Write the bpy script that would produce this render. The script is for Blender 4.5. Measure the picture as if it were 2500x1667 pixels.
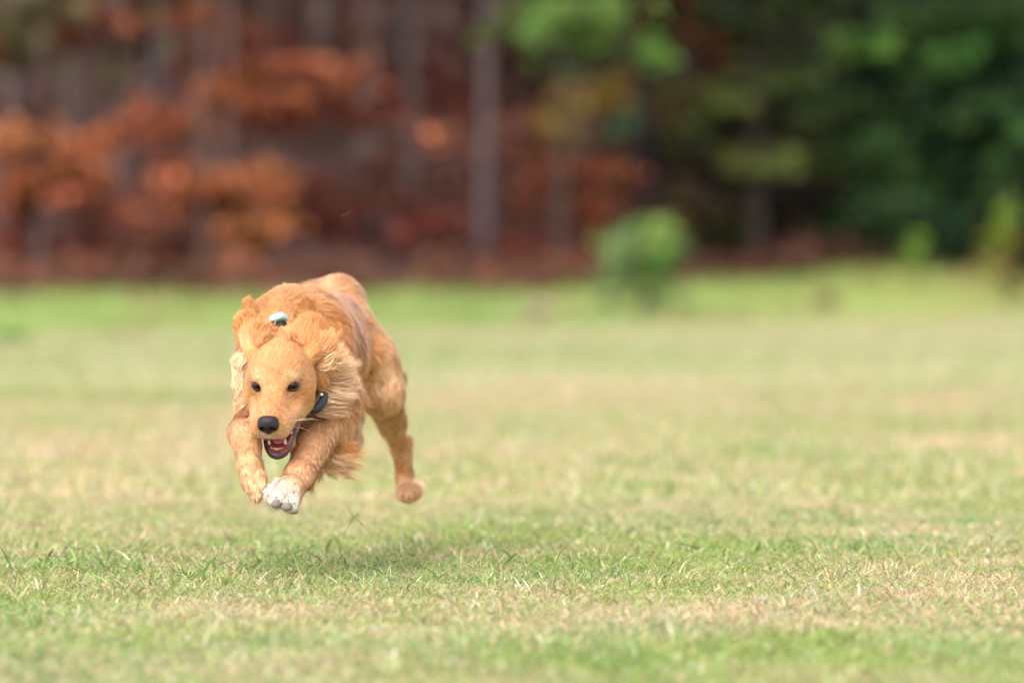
import bpy, math, random
import numpy as np
from mathutils import Vector, kdtree

# ------------------------------------------------------------------ camera, sky, sun, exposure
S = bpy.context.scene
for o in list(bpy.data.objects):
    bpy.data.objects.remove(o)
FPX = 2500 * 200 / 36.0          # focal length in photo pixels
CAMH = 0.545
HORIZON = 660.0
cam_d = bpy.data.cameras.new("camera")
cam = bpy.data.objects.new("camera", cam_d)
S.collection.objects.link(cam)
S.camera = cam
cam.location = (0, 0, CAMH)
PITCH = math.atan((833.5 - HORIZON) / FPX)
cam.rotation_euler = (math.pi / 2 - PITCH, 0, 0)
cam_d.lens = 200
cam_d.sensor_width = 36
cam_d.clip_start = 0.1
cam_d.clip_end = 3000
cam_d.dof.use_dof = True
cam_d.dof.focus_distance = 9.95
cam_d.dof.aperture_fstop = 3.2
cam_d.dof.aperture_blades = 0

SUN_EL, SUN_AZ = math.radians(50), math.radians(212)   # compass direction the sun stands in (from +Y, clockwise)
world = bpy.data.worlds.new("World")
S.world = world
world.use_nodes = True
wn = world.node_tree
bg = wn.nodes["Background"]
sky = wn.nodes.new("ShaderNodeTexSky")
sky.sky_type = 'NISHITA'
sky.sun_disc = False
sky.sun_elevation = SUN_EL
sky.sun_rotation = SUN_AZ
sky.dust_density = 3.0
hs = wn.nodes.new("ShaderNodeHueSaturation")          # cloud cover takes most of the blue out of the sky
hs.inputs["Saturation"].default_value = 0.22
wn.links.new(sky.outputs[0], hs.inputs["Color"])
wn.links.new(hs.outputs[0], bg.inputs[0])
bg.inputs[1].default_value = 0.15
sun_d = bpy.data.lights.new("sun", 'SUN')
sun_d.energy = 0.65
sun_d.angle = math.radians(48)
sun_d.color = (1.0, 0.95, 0.87)
sun = bpy.data.objects.new("sun", sun_d)
S.collection.objects.link(sun)
sdir = Vector((math.sin(SUN_AZ) * math.cos(SUN_EL), math.cos(SUN_AZ) * math.cos(SUN_EL), math.sin(SUN_EL)))
sun.rotation_euler = sdir.to_track_quat('Z', 'Y').to_euler()
S.view_settings.view_transform = 'Standard'
S.view_settings.look = 'None'
S.view_settings.gamma = 1
S.view_settings.exposure = 1.60
S.cycles.max_bounces = 6
S.cycles.diffuse_bounces = 4
S.cycles.use_denoising = True

rng = np.random.default_rng(7)

# ------------------------------------------------------------------ helpers
def P(px, py, d):
    """world point at distance d in front of the camera, seen at (px, py) of the 2500x1667 photograph"""
    cx = (px - 1250) / FPX
    cy = (833.5 - py) / FPX
    y = math.cos(PITCH) + cy * math.sin(PITCH)
    z = -math.sin(PITCH) + cy * math.cos(PITCH)
    return np.array([cx * d / y, d, CAMH + z * d / y])

def srgb(r, g, b):
    f = lambda v: (v / 255 / 12.92) if v / 255 <= 0.04045 else ((v / 255 + 0.055) / 1.055) ** 2.4
    return np.array([f(r), f(g), f(b)])

def unit(v):
    v = np.asarray(v, float)
    return v / np.maximum(np.linalg.norm(v, axis=-1, keepdims=True), 1e-9)

def vnoise(x, y, seed=0):
    xi, yi = np.floor(x).astype(np.int64), np.floor(y).astype(np.int64)
    fx, fy = x - xi, y - yi
    fx, fy = fx * fx * (3 - 2 * fx), fy * fy * (3 - 2 * fy)
    def h(a, b):
        n = (a * 374761393 + b * 668265263 + seed * 1442695041) & 0x7fffffff
        n = ((n ^ (n >> 13)) * 1274126177) & 0x7fffffff
        return ((n ^ (n >> 16)) & 0xffff) / 65535.0
    return (h(xi, yi) * (1 - fx) + h(xi + 1, yi) * fx) * (1 - fy) + (h(xi, yi + 1) * (1 - fx) + h(xi + 1, yi + 1) * fx) * fy

def fbm(x, y, seed=0, octs=3):
    a, s, t = 1.0, 0, 0
    for i in range(octs):
        s = s + a * vnoise(x * 2 ** i, y * 2 ** i, seed + i * 17)
        t += a
        a *= 0.55
    return s / t

def make_mesh(name, V, faces_list, cols=None, normals=None, mat=None, smooth=True):
    """faces_list: list of (m,k) int arrays"""
    me = bpy.data.meshes.new(name)
    V = np.asarray(V, np.float32)
    me.vertices.add(len(V))
    me.vertices.foreach_set("co", V.ravel())
    idx = np.concatenate([f.ravel() for f in faces_list]).astype(np.int32)
    tot = np.concatenate([np.full(len(f), f.shape[1]) for f in faces_list])
    start = np.concatenate([[0], np.cumsum(tot)[:-1]]).astype(np.int32)
    me.loops.add(len(idx))
    me.loops.foreach_set("vertex_index", idx)
    me.polygons.add(len(tot))
    me.polygons.foreach_set("loop_start", start)
    me.update(calc_edges=True)
    me.polygons.foreach_set("use_smooth", np.full(len(tot), smooth))
    if cols is not None:
        c = np.ones((len(V), 4), np.float32)
        c[:, :3] = cols
        at = me.color_attributes.new("Col", 'FLOAT_COLOR', 'POINT')
        at.data.foreach_set("color", c.ravel())
    if normals is not None:
        me.normals_split_custom_set_from_vertices(np.asarray(normals, np.float32))
    if mat:
        me.materials.append(mat)
    return me

def link(name, me, parent=None, at=None):
    """link a mesh whose vertices are in world space"""
    o = bpy.data.objects.new(name, me)
    S.collection.objects.link(o)
    if parent is not None:
        off = np.array(parent.location) if parent.parent is None else np.array(parent.parent.location) + np.array(parent.location)
        o.parent = parent
        shift(me, -off)
    elif at is not None:
        shift(me, -np.asarray(at))
        o.location = at
    return o

def shift(me, v):
    n = len(me.vertices)
    a = np.empty(n * 3, np.float32)
    me.vertices.foreach_get("co", a)
    a = a.reshape(-1, 3) + np.asarray(v, np.float32)
    me.vertices.foreach_set("co", a.ravel())

def root(name, loc, label, cat, group=None):
    o = bpy.data.objects.new(name, None)
    S.collection.objects.link(o)
    o.location = tuple(float(v) for v in loc)
    o.empty_display_size = 0.1
    tag(o, label, cat, group)
    return o

def tag(o, label=None, cat=None, group=None, kind=None):
    for k, v in (("label", label), ("category", cat), ("group", group), ("kind", kind)):
        if v:
            o[k] = v
    return o

def mat_simple(name, col, rough=0.6, spec=0.5, bump=None, coat=0.0, vary=0.0):
    m = bpy.data.materials.new(name)
    m.use_nodes = True
    n = m.node_tree
    b = n.nodes["Principled BSDF"]
    b.inputs["Base Color"].default_value = (*col, 1)
    b.inputs["Roughness"].default_value = rough
    b.inputs["Specular IOR Level"].default_value = spec
    b.inputs["Coat Weight"].default_value = coat
    b.inputs["Coat Roughness"].default_value = 0.05
    if vary or bump:
        tc = n.nodes.new("ShaderNodeTexCoord")
        no = n.nodes.new("ShaderNodeTexNoise")
        no.inputs["Scale"].default_value = bump[0] if bump else 60
        n.links.new(tc.outputs["Object"], no.inputs["Vector"])
        if vary:
            mr = n.nodes.new("ShaderNodeMapRange")
            mr.inputs["To Min"].default_value = 1 - vary
            mr.inputs["To Max"].default_value = 1 + vary
            vm = n.nodes.new("ShaderNodeVectorMath"); vm.operation = 'SCALE'
            vm.inputs[0].default_value = col
            n.links.new(no.outputs["Fac"], mr.inputs["Value"])
            n.links.new(mr.outputs[0], vm.inputs["Scale"])
            n.links.new(vm.outputs[0], b.inputs["Base Color"])
        if bump:
            bn = n.nodes.new("ShaderNodeBump")
            bn.inputs["Strength"].default_value = bump[1]
            bn.inputs["Distance"].default_value = 0.002
            n.links.new(no.outputs["Fac"], bn.inputs["Height"])
            n.links.new(bn.outputs[0], b.inputs["Normal"])
    return m

def mat_vcol(name, rough=0.7, spec=0.3, noise=0.0, nscale=20, sheen=0.0, transl=0.0):
    m = bpy.data.materials.new(name)
    m.use_nodes = True
    n = m.node_tree
    b = n.nodes["Principled BSDF"]
    b.inputs["Roughness"].default_value = rough
    b.inputs["Specular IOR Level"].default_value = spec
    b.inputs["Sheen Weight"].default_value = sheen
    at = n.nodes.new("ShaderNodeVertexColor")
    at.layer_name = "Col"
    out = at.outputs["Color"]
    if noise:
        tc = n.nodes.new("ShaderNodeTexCoord")
        no = n.nodes.new("ShaderNodeTexNoise")
        no.inputs["Scale"].default_value = nscale
        no.inputs["Detail"].default_value = 4
        mr = n.nodes.new("ShaderNodeMapRange")
        mr.inputs["To Min"].default_value = 1 - noise
        mr.inputs["To Max"].default_value = 1 + noise
        vm = n.nodes.new("ShaderNodeVectorMath"); vm.operation = 'SCALE'
        n.links.new(tc.outputs["Object"], no.inputs["Vector"])
        n.links.new(no.outputs["Fac"], mr.inputs["Value"])
        n.links.new(out, vm.inputs[0])
        n.links.new(mr.outputs[0], vm.inputs["Scale"])
        out = vm.outputs[0]
    n.links.new(out, b.inputs["Base Color"])
    if transl:
        t = n.nodes.new("ShaderNodeBsdfTranslucent")
        mx = n.nodes.new("ShaderNodeMixShader")
        mx.inputs[0].default_value = transl
        n.links.new(out, t.inputs["Color"])
        n.links.new(b.outputs[0], mx.inputs[1])
        n.links.new(t.outputs[0], mx.inputs[2])
        n.links.new(mx.outputs[0], n.nodes["Material Output"].inputs["Surface"])
    return m

# ------------------------------------------------------------------ implicit-surface modelling
class Prim:
    def __init__(s, kind, k=0.02, comb=None, fl=0.02, col=None, lift=0.3, sub=False, fur=1.0, **g):
        s.kind, s.k, s.sub, s.fl, s.lift, s.fur = kind, k, sub, fl, lift, fur
        s.comb = None if comb is None else unit(comb)
        s.col = col
        s.g = g
        if kind == 'c':
            a, b, r = g['a'], g['b'], max(g['ra'], g['rb'])
            s.lo, s.hi = np.minimum(a, b) - r, np.maximum(a, b) + r
        else:
            M, r = g['M'], g['r']
            e = np.sqrt(((M * r[:, None]) ** 2).sum(0))
            s.lo, s.hi = g['c'] - e, g['c'] + e
    def d(s, p):
        g = s.g
        if s.kind == 'c':
            ab = g['b'] - g['a']
            t = np.clip(((p - g['a']) @ ab) / (ab @ ab), 0, 1)
            q = p - g['a'] - t[..., None] * ab
            return np.sqrt((q * q).sum(-1)) - (g['ra'] + t * (g['rb'] - g['ra']))
        q = (p - g['c']) @ g['M'].T
        a = q / g['r']
        k0 = np.sqrt((a * a).sum(-1))
        b = a / g['r']
        k1 = np.sqrt((b * b).sum(-1)) + 1e-9
        return k0 * (k0 - 1) / k1

def smin(a, b, k):
    h = np.clip(0.5 + 0.5 * (b - a) / k, 0, 1)
    return b + (a - b) * h - k * h * (1 - h)

def sdf(prims, p):
    F = np.full(p.shape[:-1], 1.0)
    for q in prims:
        d = q.d(p)
        F = -smin(-F, d, q.k) if q.sub else smin(F, d, q.k)
    return F

def surface_nets(prims, xs, ys, zs):
    F = np.full((len(xs), len(ys), len(zs)), 0.5, np.float32)
    for q in prims:
        m = 0.02 + q.k
        ix = np.searchsorted(xs, [q.lo[0] - m, q.hi[0] + m])
        iy = np.searchsorted(ys, [q.lo[1] - m, q.hi[1] + m])
        iz = np.searchsorted(zs, [q.lo[2] - m, q.hi[2] + m])
        sx, sy, sz = slice(*ix), slice(*iy), slice(*iz)
        if F[sx, sy, sz].size == 0:
            continue
        G = np.stack(np.meshgrid(xs[sx], ys[sy], zs[sz], indexing='ij'), -1)
        d = q.d(G)
        f = F[sx, sy, sz]
        F[sx, sy, sz] = -smin(-f, d, q.k) if q.sub else smin(f, d, q.k)
    ins = F < 0
    c = np.zeros(np.array(F.shape) - 1, np.int8)
    for i in (0, 1):
        for j in (0, 1):
            for k in (0, 1):
                c += ins[i:F.shape[0] - 1 + i, j:F.shape[1] - 1 + j, k:F.shape[2] - 1 + k]
    act = np.argwhere((c > 0) & (c < 8))
    vid = np.full(c.shape, -1, np.int32)
    vid[tuple(act.T)] = np.arange(len(act))
    pos = np.zeros((len(act), 3)); cnt = np.zeros(len(act))
    ax = (xs, ys, zs)
    cor = [(i, j, k) for i in (0, 1) for j in (0, 1) for k in (0, 1)]
    for a in cor:
        for e in range(3):
            if a[e]:
                continue
            b = list(a); b[e] = 1
            ia, ib = act + a, act + b
            fa, fb = F[tuple(ia.T)], F[tuple(ib.T)]
            m = (fa < 0) != (fb < 0)
            t = np.where(m, fa / np.where(m, fa - fb, 1), 0)
            pa = np.stack([ax[w][ia[:, w]] for w in range(3)], -1)
            pb = np.stack([ax[w][ib[:, w]] for w in range(3)], -1)
            pos += np.where(m[:, None], pa + (pb - pa) * t[:, None], 0)
            cnt += m
    pos /= cnt[:, None]
    quads = []
    for e in range(3):
        u, v = (e + 1) % 3, (e + 2) % 3
        lo = [slice(1, F.shape[w] - 1) for w in range(3)]
        a = list(lo); a[e] = slice(0, F.shape[e] - 1)
        b = list(lo); b[e] = slice(1, F.shape[e])
        A, B = ins[tuple(a)], ins[tuple(b)]
        for flip, m in ((0, A & ~B), (1, ~A & B)):
            ed = np.argwhere(m)
            if len(ed) == 0:
                continue
            base = ed.copy()
            base[:, u] += 1; base[:, v] += 1
            def cell(du, dv):
                q = base.copy(); q[:, u] -= du; q[:, v] -= dv
                return vid[tuple(q.T)]
            f = np.stack([cell(1, 1), cell(0, 1), cell(0, 0), cell(1, 0)], -1)
            quads.append(f[:, ::-1] if flip else f)
    return pos, np.concatenate(quads)

def grad(prims, p, e=0.0015):
    F0 = sdf(prims, p)
    g = np.stack([sdf(prims, p + np.eye(3)[i] * e) - F0 for i in range(3)], -1) / e
    return F0, g

def polish(prims, V, it=3):
    for _ in range(it):
        F0, g = grad(prims, V)
        n2 = np.maximum((g * g).sum(-1), 0.2)
        step = np.clip(F0 / n2, -0.004, 0.004)
        V = V - g * step[:, None]
    return V, unit(grad(prims, V)[1])

I3 = np.eye(3)
def C_(a, b, ra, rb, **kw):
    return Prim('c', a=np.asarray(a, float), b=np.asarray(b, float), ra=ra, rb=rb, **kw)
def E_(c, r, M=I3, **kw):
    return Prim('e', c=np.asarray(c, float), r=np.asarray(r, float), M=np.asarray(M, float), **kw)

def tube(path, rad, sides=8, sq=1.0, up=None):
    """closed-end tube along a polyline; returns verts, [quads, caps...]"""
    path = np.asarray(path, float); n = len(path)
    rad = np.broadcast_to(rad, n)
    T = unit(np.gradient(path, axis=0))
    up = np.array([0, 0, 1.0]) if up is None else np.asarray(up, float)
    if abs(T[0] @ up) > 0.95 and n:
        up = np.array([0, 1.0, 0])
    A = unit(np.cross(T, up)); B = unit(np.cross(A, T))
    th = np.linspace(0, 2 * np.pi, sides, endpoint=False)
    V = path[:, None] + (np.cos(th)[None, :, None] * A[:, None] + sq * np.sin(th)[None, :, None] * B[:, None]) * rad[:, None, None]
    V = V.reshape(-1, 3)
    i = np.arange(n - 1)[:, None] * sides; j = np.arange(sides)[None]; j2 = (j + 1) % sides
    q = np.stack([i + j, i + j2, i + sides + j2, i + sides + j], -1).reshape(-1, 4)
    c0, c1 = len(V), len(V) + 1
    V = np.vstack([V, path[0], path[-1]])
    j = np.arange(sides); j2 = (j + 1) % sides
    t = np.vstack([np.stack([j2, j, np.full(sides, c0)], -1), np.stack([j + (n - 1) * sides, j2 + (n - 1) * sides, np.full(sides, c1)], -1)])
    return V, q, t

def smooth_path(pts, n=24):
    """Catmull-Rom through the points"""
    p = np.asarray(pts, float)
    p = np.vstack([2 * p[0] - p[1], p, 2 * p[-1] - p[-2]])
    out = []
    segs = len(p) - 3
    for t in np.linspace(0, segs - 1e-6, n):
        i = int(t); f = t - i
        a, b, c, d = p[i:i + 4]
        out.append(0.5 * ((2 * b) + (-a + c) * f + (2 * a - 5 * b + 4 * c - d) * f * f + (-a + 3 * b - 3 * c + d) * f ** 3))
    return np.array(out)

class Bag:
    """collects geometry of one mesh"""
    def __init__(s): s.V, s.q, s.t, s.c, s.n = [], [], [], [], 0
    def add(s, V, q=None, t=None, col=None):
        if q is not None and len(q): s.q.append(q + s.n)
        if t is not None and len(t): s.t.append(t + s.n)
        s.V.append(V); s.n += len(V)
        s.c.append(np.broadcast_to(col if col is not None else (1, 1, 1), (len(V), 3)))
    def mesh(s, name, mat, **kw):
        f = []
        if s.q: f.append(np.vstack(s.q))
        if s.t: f.append(np.vstack(s.t))
        return make_mesh(name, np.vstack(s.V), f, np.vstack(s.c), mat=mat, **kw)

def ribbons(pts, side, width, cols, N=None, taper=(1, 0.95, 0.7)):
    """pts (n,K,3); side (n,3) unit; last point is the tip. returns V, quads, tris, cols, normals"""
    n, K, _ = pts.shape
    V = np.empty((n, 2 * K - 1, 3), np.float32)
    tp = np.interp(np.linspace(0, 1, K), np.linspace(0, 1, len(taper) + 1), list(taper) + [0])
    for k in range(K - 1):
        o = side * (width * tp[k] * 0.5)[:, None]
        V[:, 2 * k] = pts[:, k] - o
        V[:, 2 * k + 1] = pts[:, k] + o
    V[:, -1] = pts[:, -1]
    b = (np.arange(n) * (2 * K - 1))[:, None]
    q = [np.concatenate([b + 2 * k, b + 2 * k + 1, b + 2 * k + 3, b + 2 * k + 2], 1) for k in range(K - 2)]
    t = np.concatenate([b + 2 * K - 4, b + 2 * K - 3, b + 2 * K - 2], 1)
    cc = np.repeat(cols[:, None], 2 * K - 1, 1) if cols.ndim == 2 else cols
    NN = None if N is None else np.repeat(N[:, None], 2 * K - 1, 1).reshape(-1, 3)
    return V.reshape(-1, 3), (np.concatenate(q) if q else np.zeros((0, 4), int)), t, cc.reshape(-1, 3), NN

# ================================================================== THE GROUND
def edge_y(x):        # where the mown field ends
    u = np.clip(x, -9, 12) + 4.2
    return 46.0 + 0.7 * u + 0.125 * u * np.abs(u)
def wood_y(x):        # where the wood begins
    return edge_y(x) + 15.0
def ground_z(x, y):
    e = edge_y(x)
    t = np.clip((y - e) / 17.0, 0, 1)
    u = np.clip(x, -9, 12) + 4.2
    hgt = 0.23 + 0.0004 * u * u * u
    z = (t * t * (3 - 2 * t)) * hgt
    h = np.clip(y - wood_y(x), 0, 200)
    z = z + np.where(h > 0, 0.02 * h + 0.13 * np.clip(h - 10, 0, None), 0)
    z = z + 0.012 * (fbm(x * 0.5, y * 0.5, 3) - 0.5) * np.clip(np.abs(y - 9.5) / 10, 0.3, 2)
    z = z + np.where(y > e, 0.06 * (fbm(x * 0.6, y * 0.6, 11) - 0.5), 0)
    return z

G_GREEN = np.array([0.235, 0.298, 0.075])
G_LUSH = np.array([0.115, 0.215, 0.035])
G_STRAW = np.array([0.52, 0.385, 0.245])
G_PALE = np.array([0.38, 0.385, 0.22])
# patches seen in the field: photo px, py, half-width and half-height in px, dryness change
PATCH = [(150, 1560, 500, 60, -0.1), (1250, 1640, 330, 60, -0.35), (1900, 1600, 500, 70, -0.35), (1650, 1510, 450, 35, 0.3), (2350, 1450, 200, 30, 0.25),
         (500, 1410, 500, 25, 0.2), (350, 1500, 300, 30, 0.12), (2000, 1350, 350, 22, -0.12), (1500, 1370, 260, 25, -0.1), (2250, 1300, 300, 25, 0.2),
         (2000, 1235, 450, 14, 0.35), (1500, 1270, 250, 15, 0.12), (2200, 1190, 350, 14, -0.25), (2300, 1085, 300, 13, 0.95), (1700, 1130, 400, 12, -0.15),
         (1400, 940, 250, 9, 0.4), (2150, 935, 350, 8, -0.5), (1700, 1010, 400, 9, -0.2), (250, 1040, 300, 14, -0.35), (250, 925, 330, 8, 0.3),
         (1950, 800, 500, 12, 0.15), (150, 830, 250, 8, 0.35), (300, 1220, 400, 22, 0.1), (1150, 1180, 300, 16, -0.3), (100, 1330, 200, 15, -0.2), (1100, 1060, 300, 10, -0.2)]
def dryness(x, y):
    d = 0.56 + 1.0 * (fbm(x * 0.9, y * 0.45, 21, 3) - 0.5) + 0.7 * (fbm(x * 0.25, y * 0.12, 33, 2) - 0.5) + 0.9 * (fbm(x * 6, y * 4, 5, 2) - 0.5)
    px = 1250 + x / y * FPX
    py = HORIZON + CAMH / y * FPX
    for cx, cy, rx, ry, a in PATCH:
        d = d + a * np.exp(-((px - cx) / rx) ** 2 - ((py - cy) / ry) ** 2)
    return np.clip(d, 0, 1)

def ground_col(x, y):
    d = dryness(x, y)[..., None]
    c = G_GREEN * 0.9 * (1 - d) + G_STRAW * 0.8 * d
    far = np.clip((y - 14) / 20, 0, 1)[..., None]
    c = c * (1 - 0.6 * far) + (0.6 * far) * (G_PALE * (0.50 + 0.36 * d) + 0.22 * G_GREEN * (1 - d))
    e = np.clip((y - edge_y(x)) / 3, 0, 1)[..., None]
    b = fbm(x * 0.7, y * 0.5, 55)[..., None]
    right = np.clip((x - 1) / 6, 0, 1)[..., None]
    bank = np.array([0.19, 0.25, 0.07]) * (1 - right) + np.array([0.27, 0.285, 0.095]) * right
    bank = bank * (0.65 + 0.7 * b)
    c = c * (1 - e) + bank * e
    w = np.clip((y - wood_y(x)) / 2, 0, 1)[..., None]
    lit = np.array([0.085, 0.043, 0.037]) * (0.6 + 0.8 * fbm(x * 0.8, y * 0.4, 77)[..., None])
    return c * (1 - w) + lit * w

def build_ground():
    xs = np.concatenate([-np.geomspace(400, 10, 30), np.linspace(-9.8, 9.8, 200), np.geomspace(10, 400, 30)])
    ys = np.concatenate([[-60, -20, 0, 3], np.linspace(5, 20, 300), np.linspace(20.2, 110, 300), np.geomspace(111, 900, 30)])
    X, Y = np.meshgrid(xs, ys, indexing='ij')
    Yc = np.maximum(Y, 4)
    Z = ground_z(X, Yc)
    V = np.stack([X, Y, Z], -1).reshape(-1, 3)
    a = np.arange(len(xs) * len(ys)).reshape(len(xs), len(ys))
    q = np.stack([a[:-1, :-1], a[1:, :-1], a[1:, 1:], a[:-1, 1:]], -1).reshape(-1, 4)
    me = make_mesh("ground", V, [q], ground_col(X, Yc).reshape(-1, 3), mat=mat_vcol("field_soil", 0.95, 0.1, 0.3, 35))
    tag(link("ground", me), "mown pale green field rising to a grassy bank and a wooded slope", "ground", kind="structure")

GRASS_MAT = None
def blades(name, n, ylo, yhi, margin, hgt, wid, K=4, lean=0.7, label="", dens=None, colf=None, seed=1):
    global GRASS_MAT
    if GRASS_MAT is None:
        GRASS_MAT = mat_vcol("grass_blade", 0.55, 0.35, transl=0.3)
    r = np.random.default_rng(seed)
    # uniform over a trapezoid that follows the view with a margin on both sides
    Y = []
    half = lambda y: y * 0.0905 + margin
    while sum(len(a) for a in Y) < n:
        y = r.uniform(ylo, yhi, n)
        Y.append(y[r.random(n) < half(y) / half(yhi)])
    y = np.concatenate(Y)[:n]
    x = r.uniform(-1, 1, n) * half(y)
    if dens is not None:
        k = r.random(n) < dens(x, y)
        x, y = x[k], y[k]
        n = len(x)
    d = dryness(x, y)
    dry = r.random(n) < np.clip(0.10 + 0.75 * d, 0, 0.9)
    if colf is None:
        g = G_GREEN * (1 - d[:, None] * 0.4) + G_PALE * d[:, None] * 0.4
        lush = (fbm(x * 1.4, y * 0.9, 91) > 0.60)[:, None]
        g = np.where(lush, g * 0.55 + G_LUSH * 0.5, g)
        c = np.where(dry[:, None], G_STRAW * (0.85 + 0.2 * r.random((n, 1))) * np.array([1, 1, 1]), g)
        hue = r.normal(0, 1, (n, 1))
        cool = (fbm(x * 2.1 + 50, y * 1.3, 71) > 0.55)[:, None] & ~dry[:, None]
        c = np.where(cool, c * np.array([.90, 1.0, 1.12]), c)
        c = np.where(r.random((n, 1)) < 0.06, np.array([.62, .56, .40]), c)
        c = c * (1 + 0.30 * r.normal(0, 1, (n, 1))).clip(0.5, 1.5) * (1 + hue * np.array([0.07, 0.0, -0.10]))
    else:
        c = colf(x, y, r)
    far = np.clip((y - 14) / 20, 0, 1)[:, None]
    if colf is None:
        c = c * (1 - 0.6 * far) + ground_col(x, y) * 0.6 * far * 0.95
    c = c.clip(0.01, 0.8)
    h = hgt * r.lognormal(0, 0.35, n)
    h = np.where(dry, h * 0.85, h)
    th = r.uniform(0, 2 * np.pi, n)
    ln = np.abs(r.normal(0, lean, n)) + (0.5 if lean > 1 else 0)
    h = h * np.clip(0.45 + 1.15 * fbm(x * 11, y * 6, 87, 2), 0.5, 1.5) if ylo < 15 else h
    lean_v = np.stack([np.cos(th) * ln, np.sin(th) * ln, np.zeros(n)], -1)
    up = np.array([0, 0, 1.0])
    ts = np.linspace(0, 1, K)
    base = np.stack([x, y, ground_z(x, y) - 0.003], -1)
    L = np.sqrt(1 + ln * ln)
    pts = np.stack([base + (h / L)[:, None] * (t * up * (1 - 0.35 * t * ln[:, None].clip(0, 1)) + (0.45 * t + 0.55 * t * t) * lean_v) for t in ts], 1)
    ph = r.uniform(0, 2 * np.pi, n)
    side = np.stack([np.cos(ph), np.sin(ph), r.normal(0, 0.2, n)], -1)
    side = unit(side)
    w = wid * r.lognormal(0, 0.3, n)
    V, q, t, cc, _ = ribbons(pts, side, w, c, None, taper=(0.8, 1, 0.75))
    # blades shade as part of the sward: normals lean toward the sky
    gn = unit(np.cross(side, unit(pts[:, -1] - pts[:, 0])))
    gn = gn * np.sign(gn[:, 2:3] + 1e-6)
    me = make_mesh(name, V, [q, t] if len(q) else [t], cc, mat=GRASS_MAT)
    tag(link(name, me), label, "grass", kind="stuff")

def build_grass():
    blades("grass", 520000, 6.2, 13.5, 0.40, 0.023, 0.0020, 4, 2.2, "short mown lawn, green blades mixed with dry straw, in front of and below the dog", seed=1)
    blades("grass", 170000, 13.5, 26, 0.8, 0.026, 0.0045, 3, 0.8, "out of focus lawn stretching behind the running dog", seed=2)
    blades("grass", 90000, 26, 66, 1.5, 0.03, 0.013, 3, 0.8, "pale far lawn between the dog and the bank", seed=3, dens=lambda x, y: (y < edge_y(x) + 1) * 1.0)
    def bankc(x, y, r):
        n = len(x)
        right = np.clip((x - 1) / 6, 0, 1)[:, None]
        c = np.array([0.235, 0.305, 0.085]) * (1 - right) + np.array([0.32, 0.34, 0.10]) * right
        low = np.exp(-((y - edge_y(x) - 2) / 3.0) ** 2)[:, None]
        c = c * (1 - 0.25 * low) + 0.25 * low * G_PALE
        c = c * (0.6 + 0.8 * fbm(x * 0.9, y * 0.4, 61)[:, None])
        red = (fbm(x * 1.3, y * 0.6, 62)[:, None] > 0.66)
        c = np.where(red, np.array([0.30, 0.20, 0.10]), c)
        return c * (1 + 0.2 * r.normal(0, 1, (n, 1))).clip(0.4, 1.6)
    blades("tall_grass", 90000, 44, 92, 1.5, 0.065, 0.016, 3, 0.7, "taller bright green grass growing on the bank below the trees", seed=4,
           dens=lambda x, y: ((y > edge_y(x)) & (y < wood_y(x) + 3)) * 1.0, colf=bankc)
    blades("tall_weeds", 26000, 56, 100, 1.5, 0.15, 0.022, 3, 0.5, "uneven tall weeds and grass along the foot of the trees", seed=8,
           dens=lambda x, y: ((y > wood_y(x) - 5) & (y < wood_y(x) + 2.5)) * np.clip(fbm(x * 1.1, y * 0.4, 99) * 2.6 - 0.7, 0, 1), colf=bankc)
    def weedd(x, y):
        px = 1250 + x / y * FPX; py = HORIZON + CAMH / y * FPX
        a = np.exp(-((px - 250) / 420) ** 2 - ((py - 1385) / 42) ** 2) + 0.8 * np.exp(-((px - 950) / 380) ** 2 - ((py - 1375) / 30) ** 2) + 0.35 * np.exp(-((px - 2050) / 330) ** 2 - ((py - 1350) / 22) ** 2)
        return np.clip(a * (fbm(x * 7, y * 3, 44) - 0.30) * 3.2, 0, 1)
    def weedc(x, y, r):
        n = len(x)
        return np.where(r.random((n, 1)) < 0.75, [[0.16, 0.27, 0.065]], [[0.25, 0.33, 0.10]]) * (1 + 0.22 * r.normal(0, 1, (n, 1))).clip(0.5, 1.6)
    blades("broad_grass", 30000, 8.8, 11.5, 0.2, 0.034, 0.0050, 5, 2.4, "tufts of darker broad bladed grass in a band across the lawn near the dog", seed=5, dens=weedd, colf=weedc)
    # thin stems standing above the sward
    def stemd(x, y): return (fbm(x * 3, y * 2, 14) > 0.5) * 1.0
    def stemc(x, y, r):
        n = len(x)
        return np.where(r.random((n, 1)) < 0.6, [[0.42, 0.34, 0.18]], [[0.22, 0.28, 0.1]]) * (1 + 0.2 * r.normal(0, 1, (n, 1))).clip(0.5, 1.6)
    blades("thin_grass_stems", 2600, 7.5, 13, 0.3, 0.055, 0.0011, 5, 0.5, "thin pale stems of grass standing above the lawn", seed=6, dens=stemd, colf=stemc)

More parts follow.
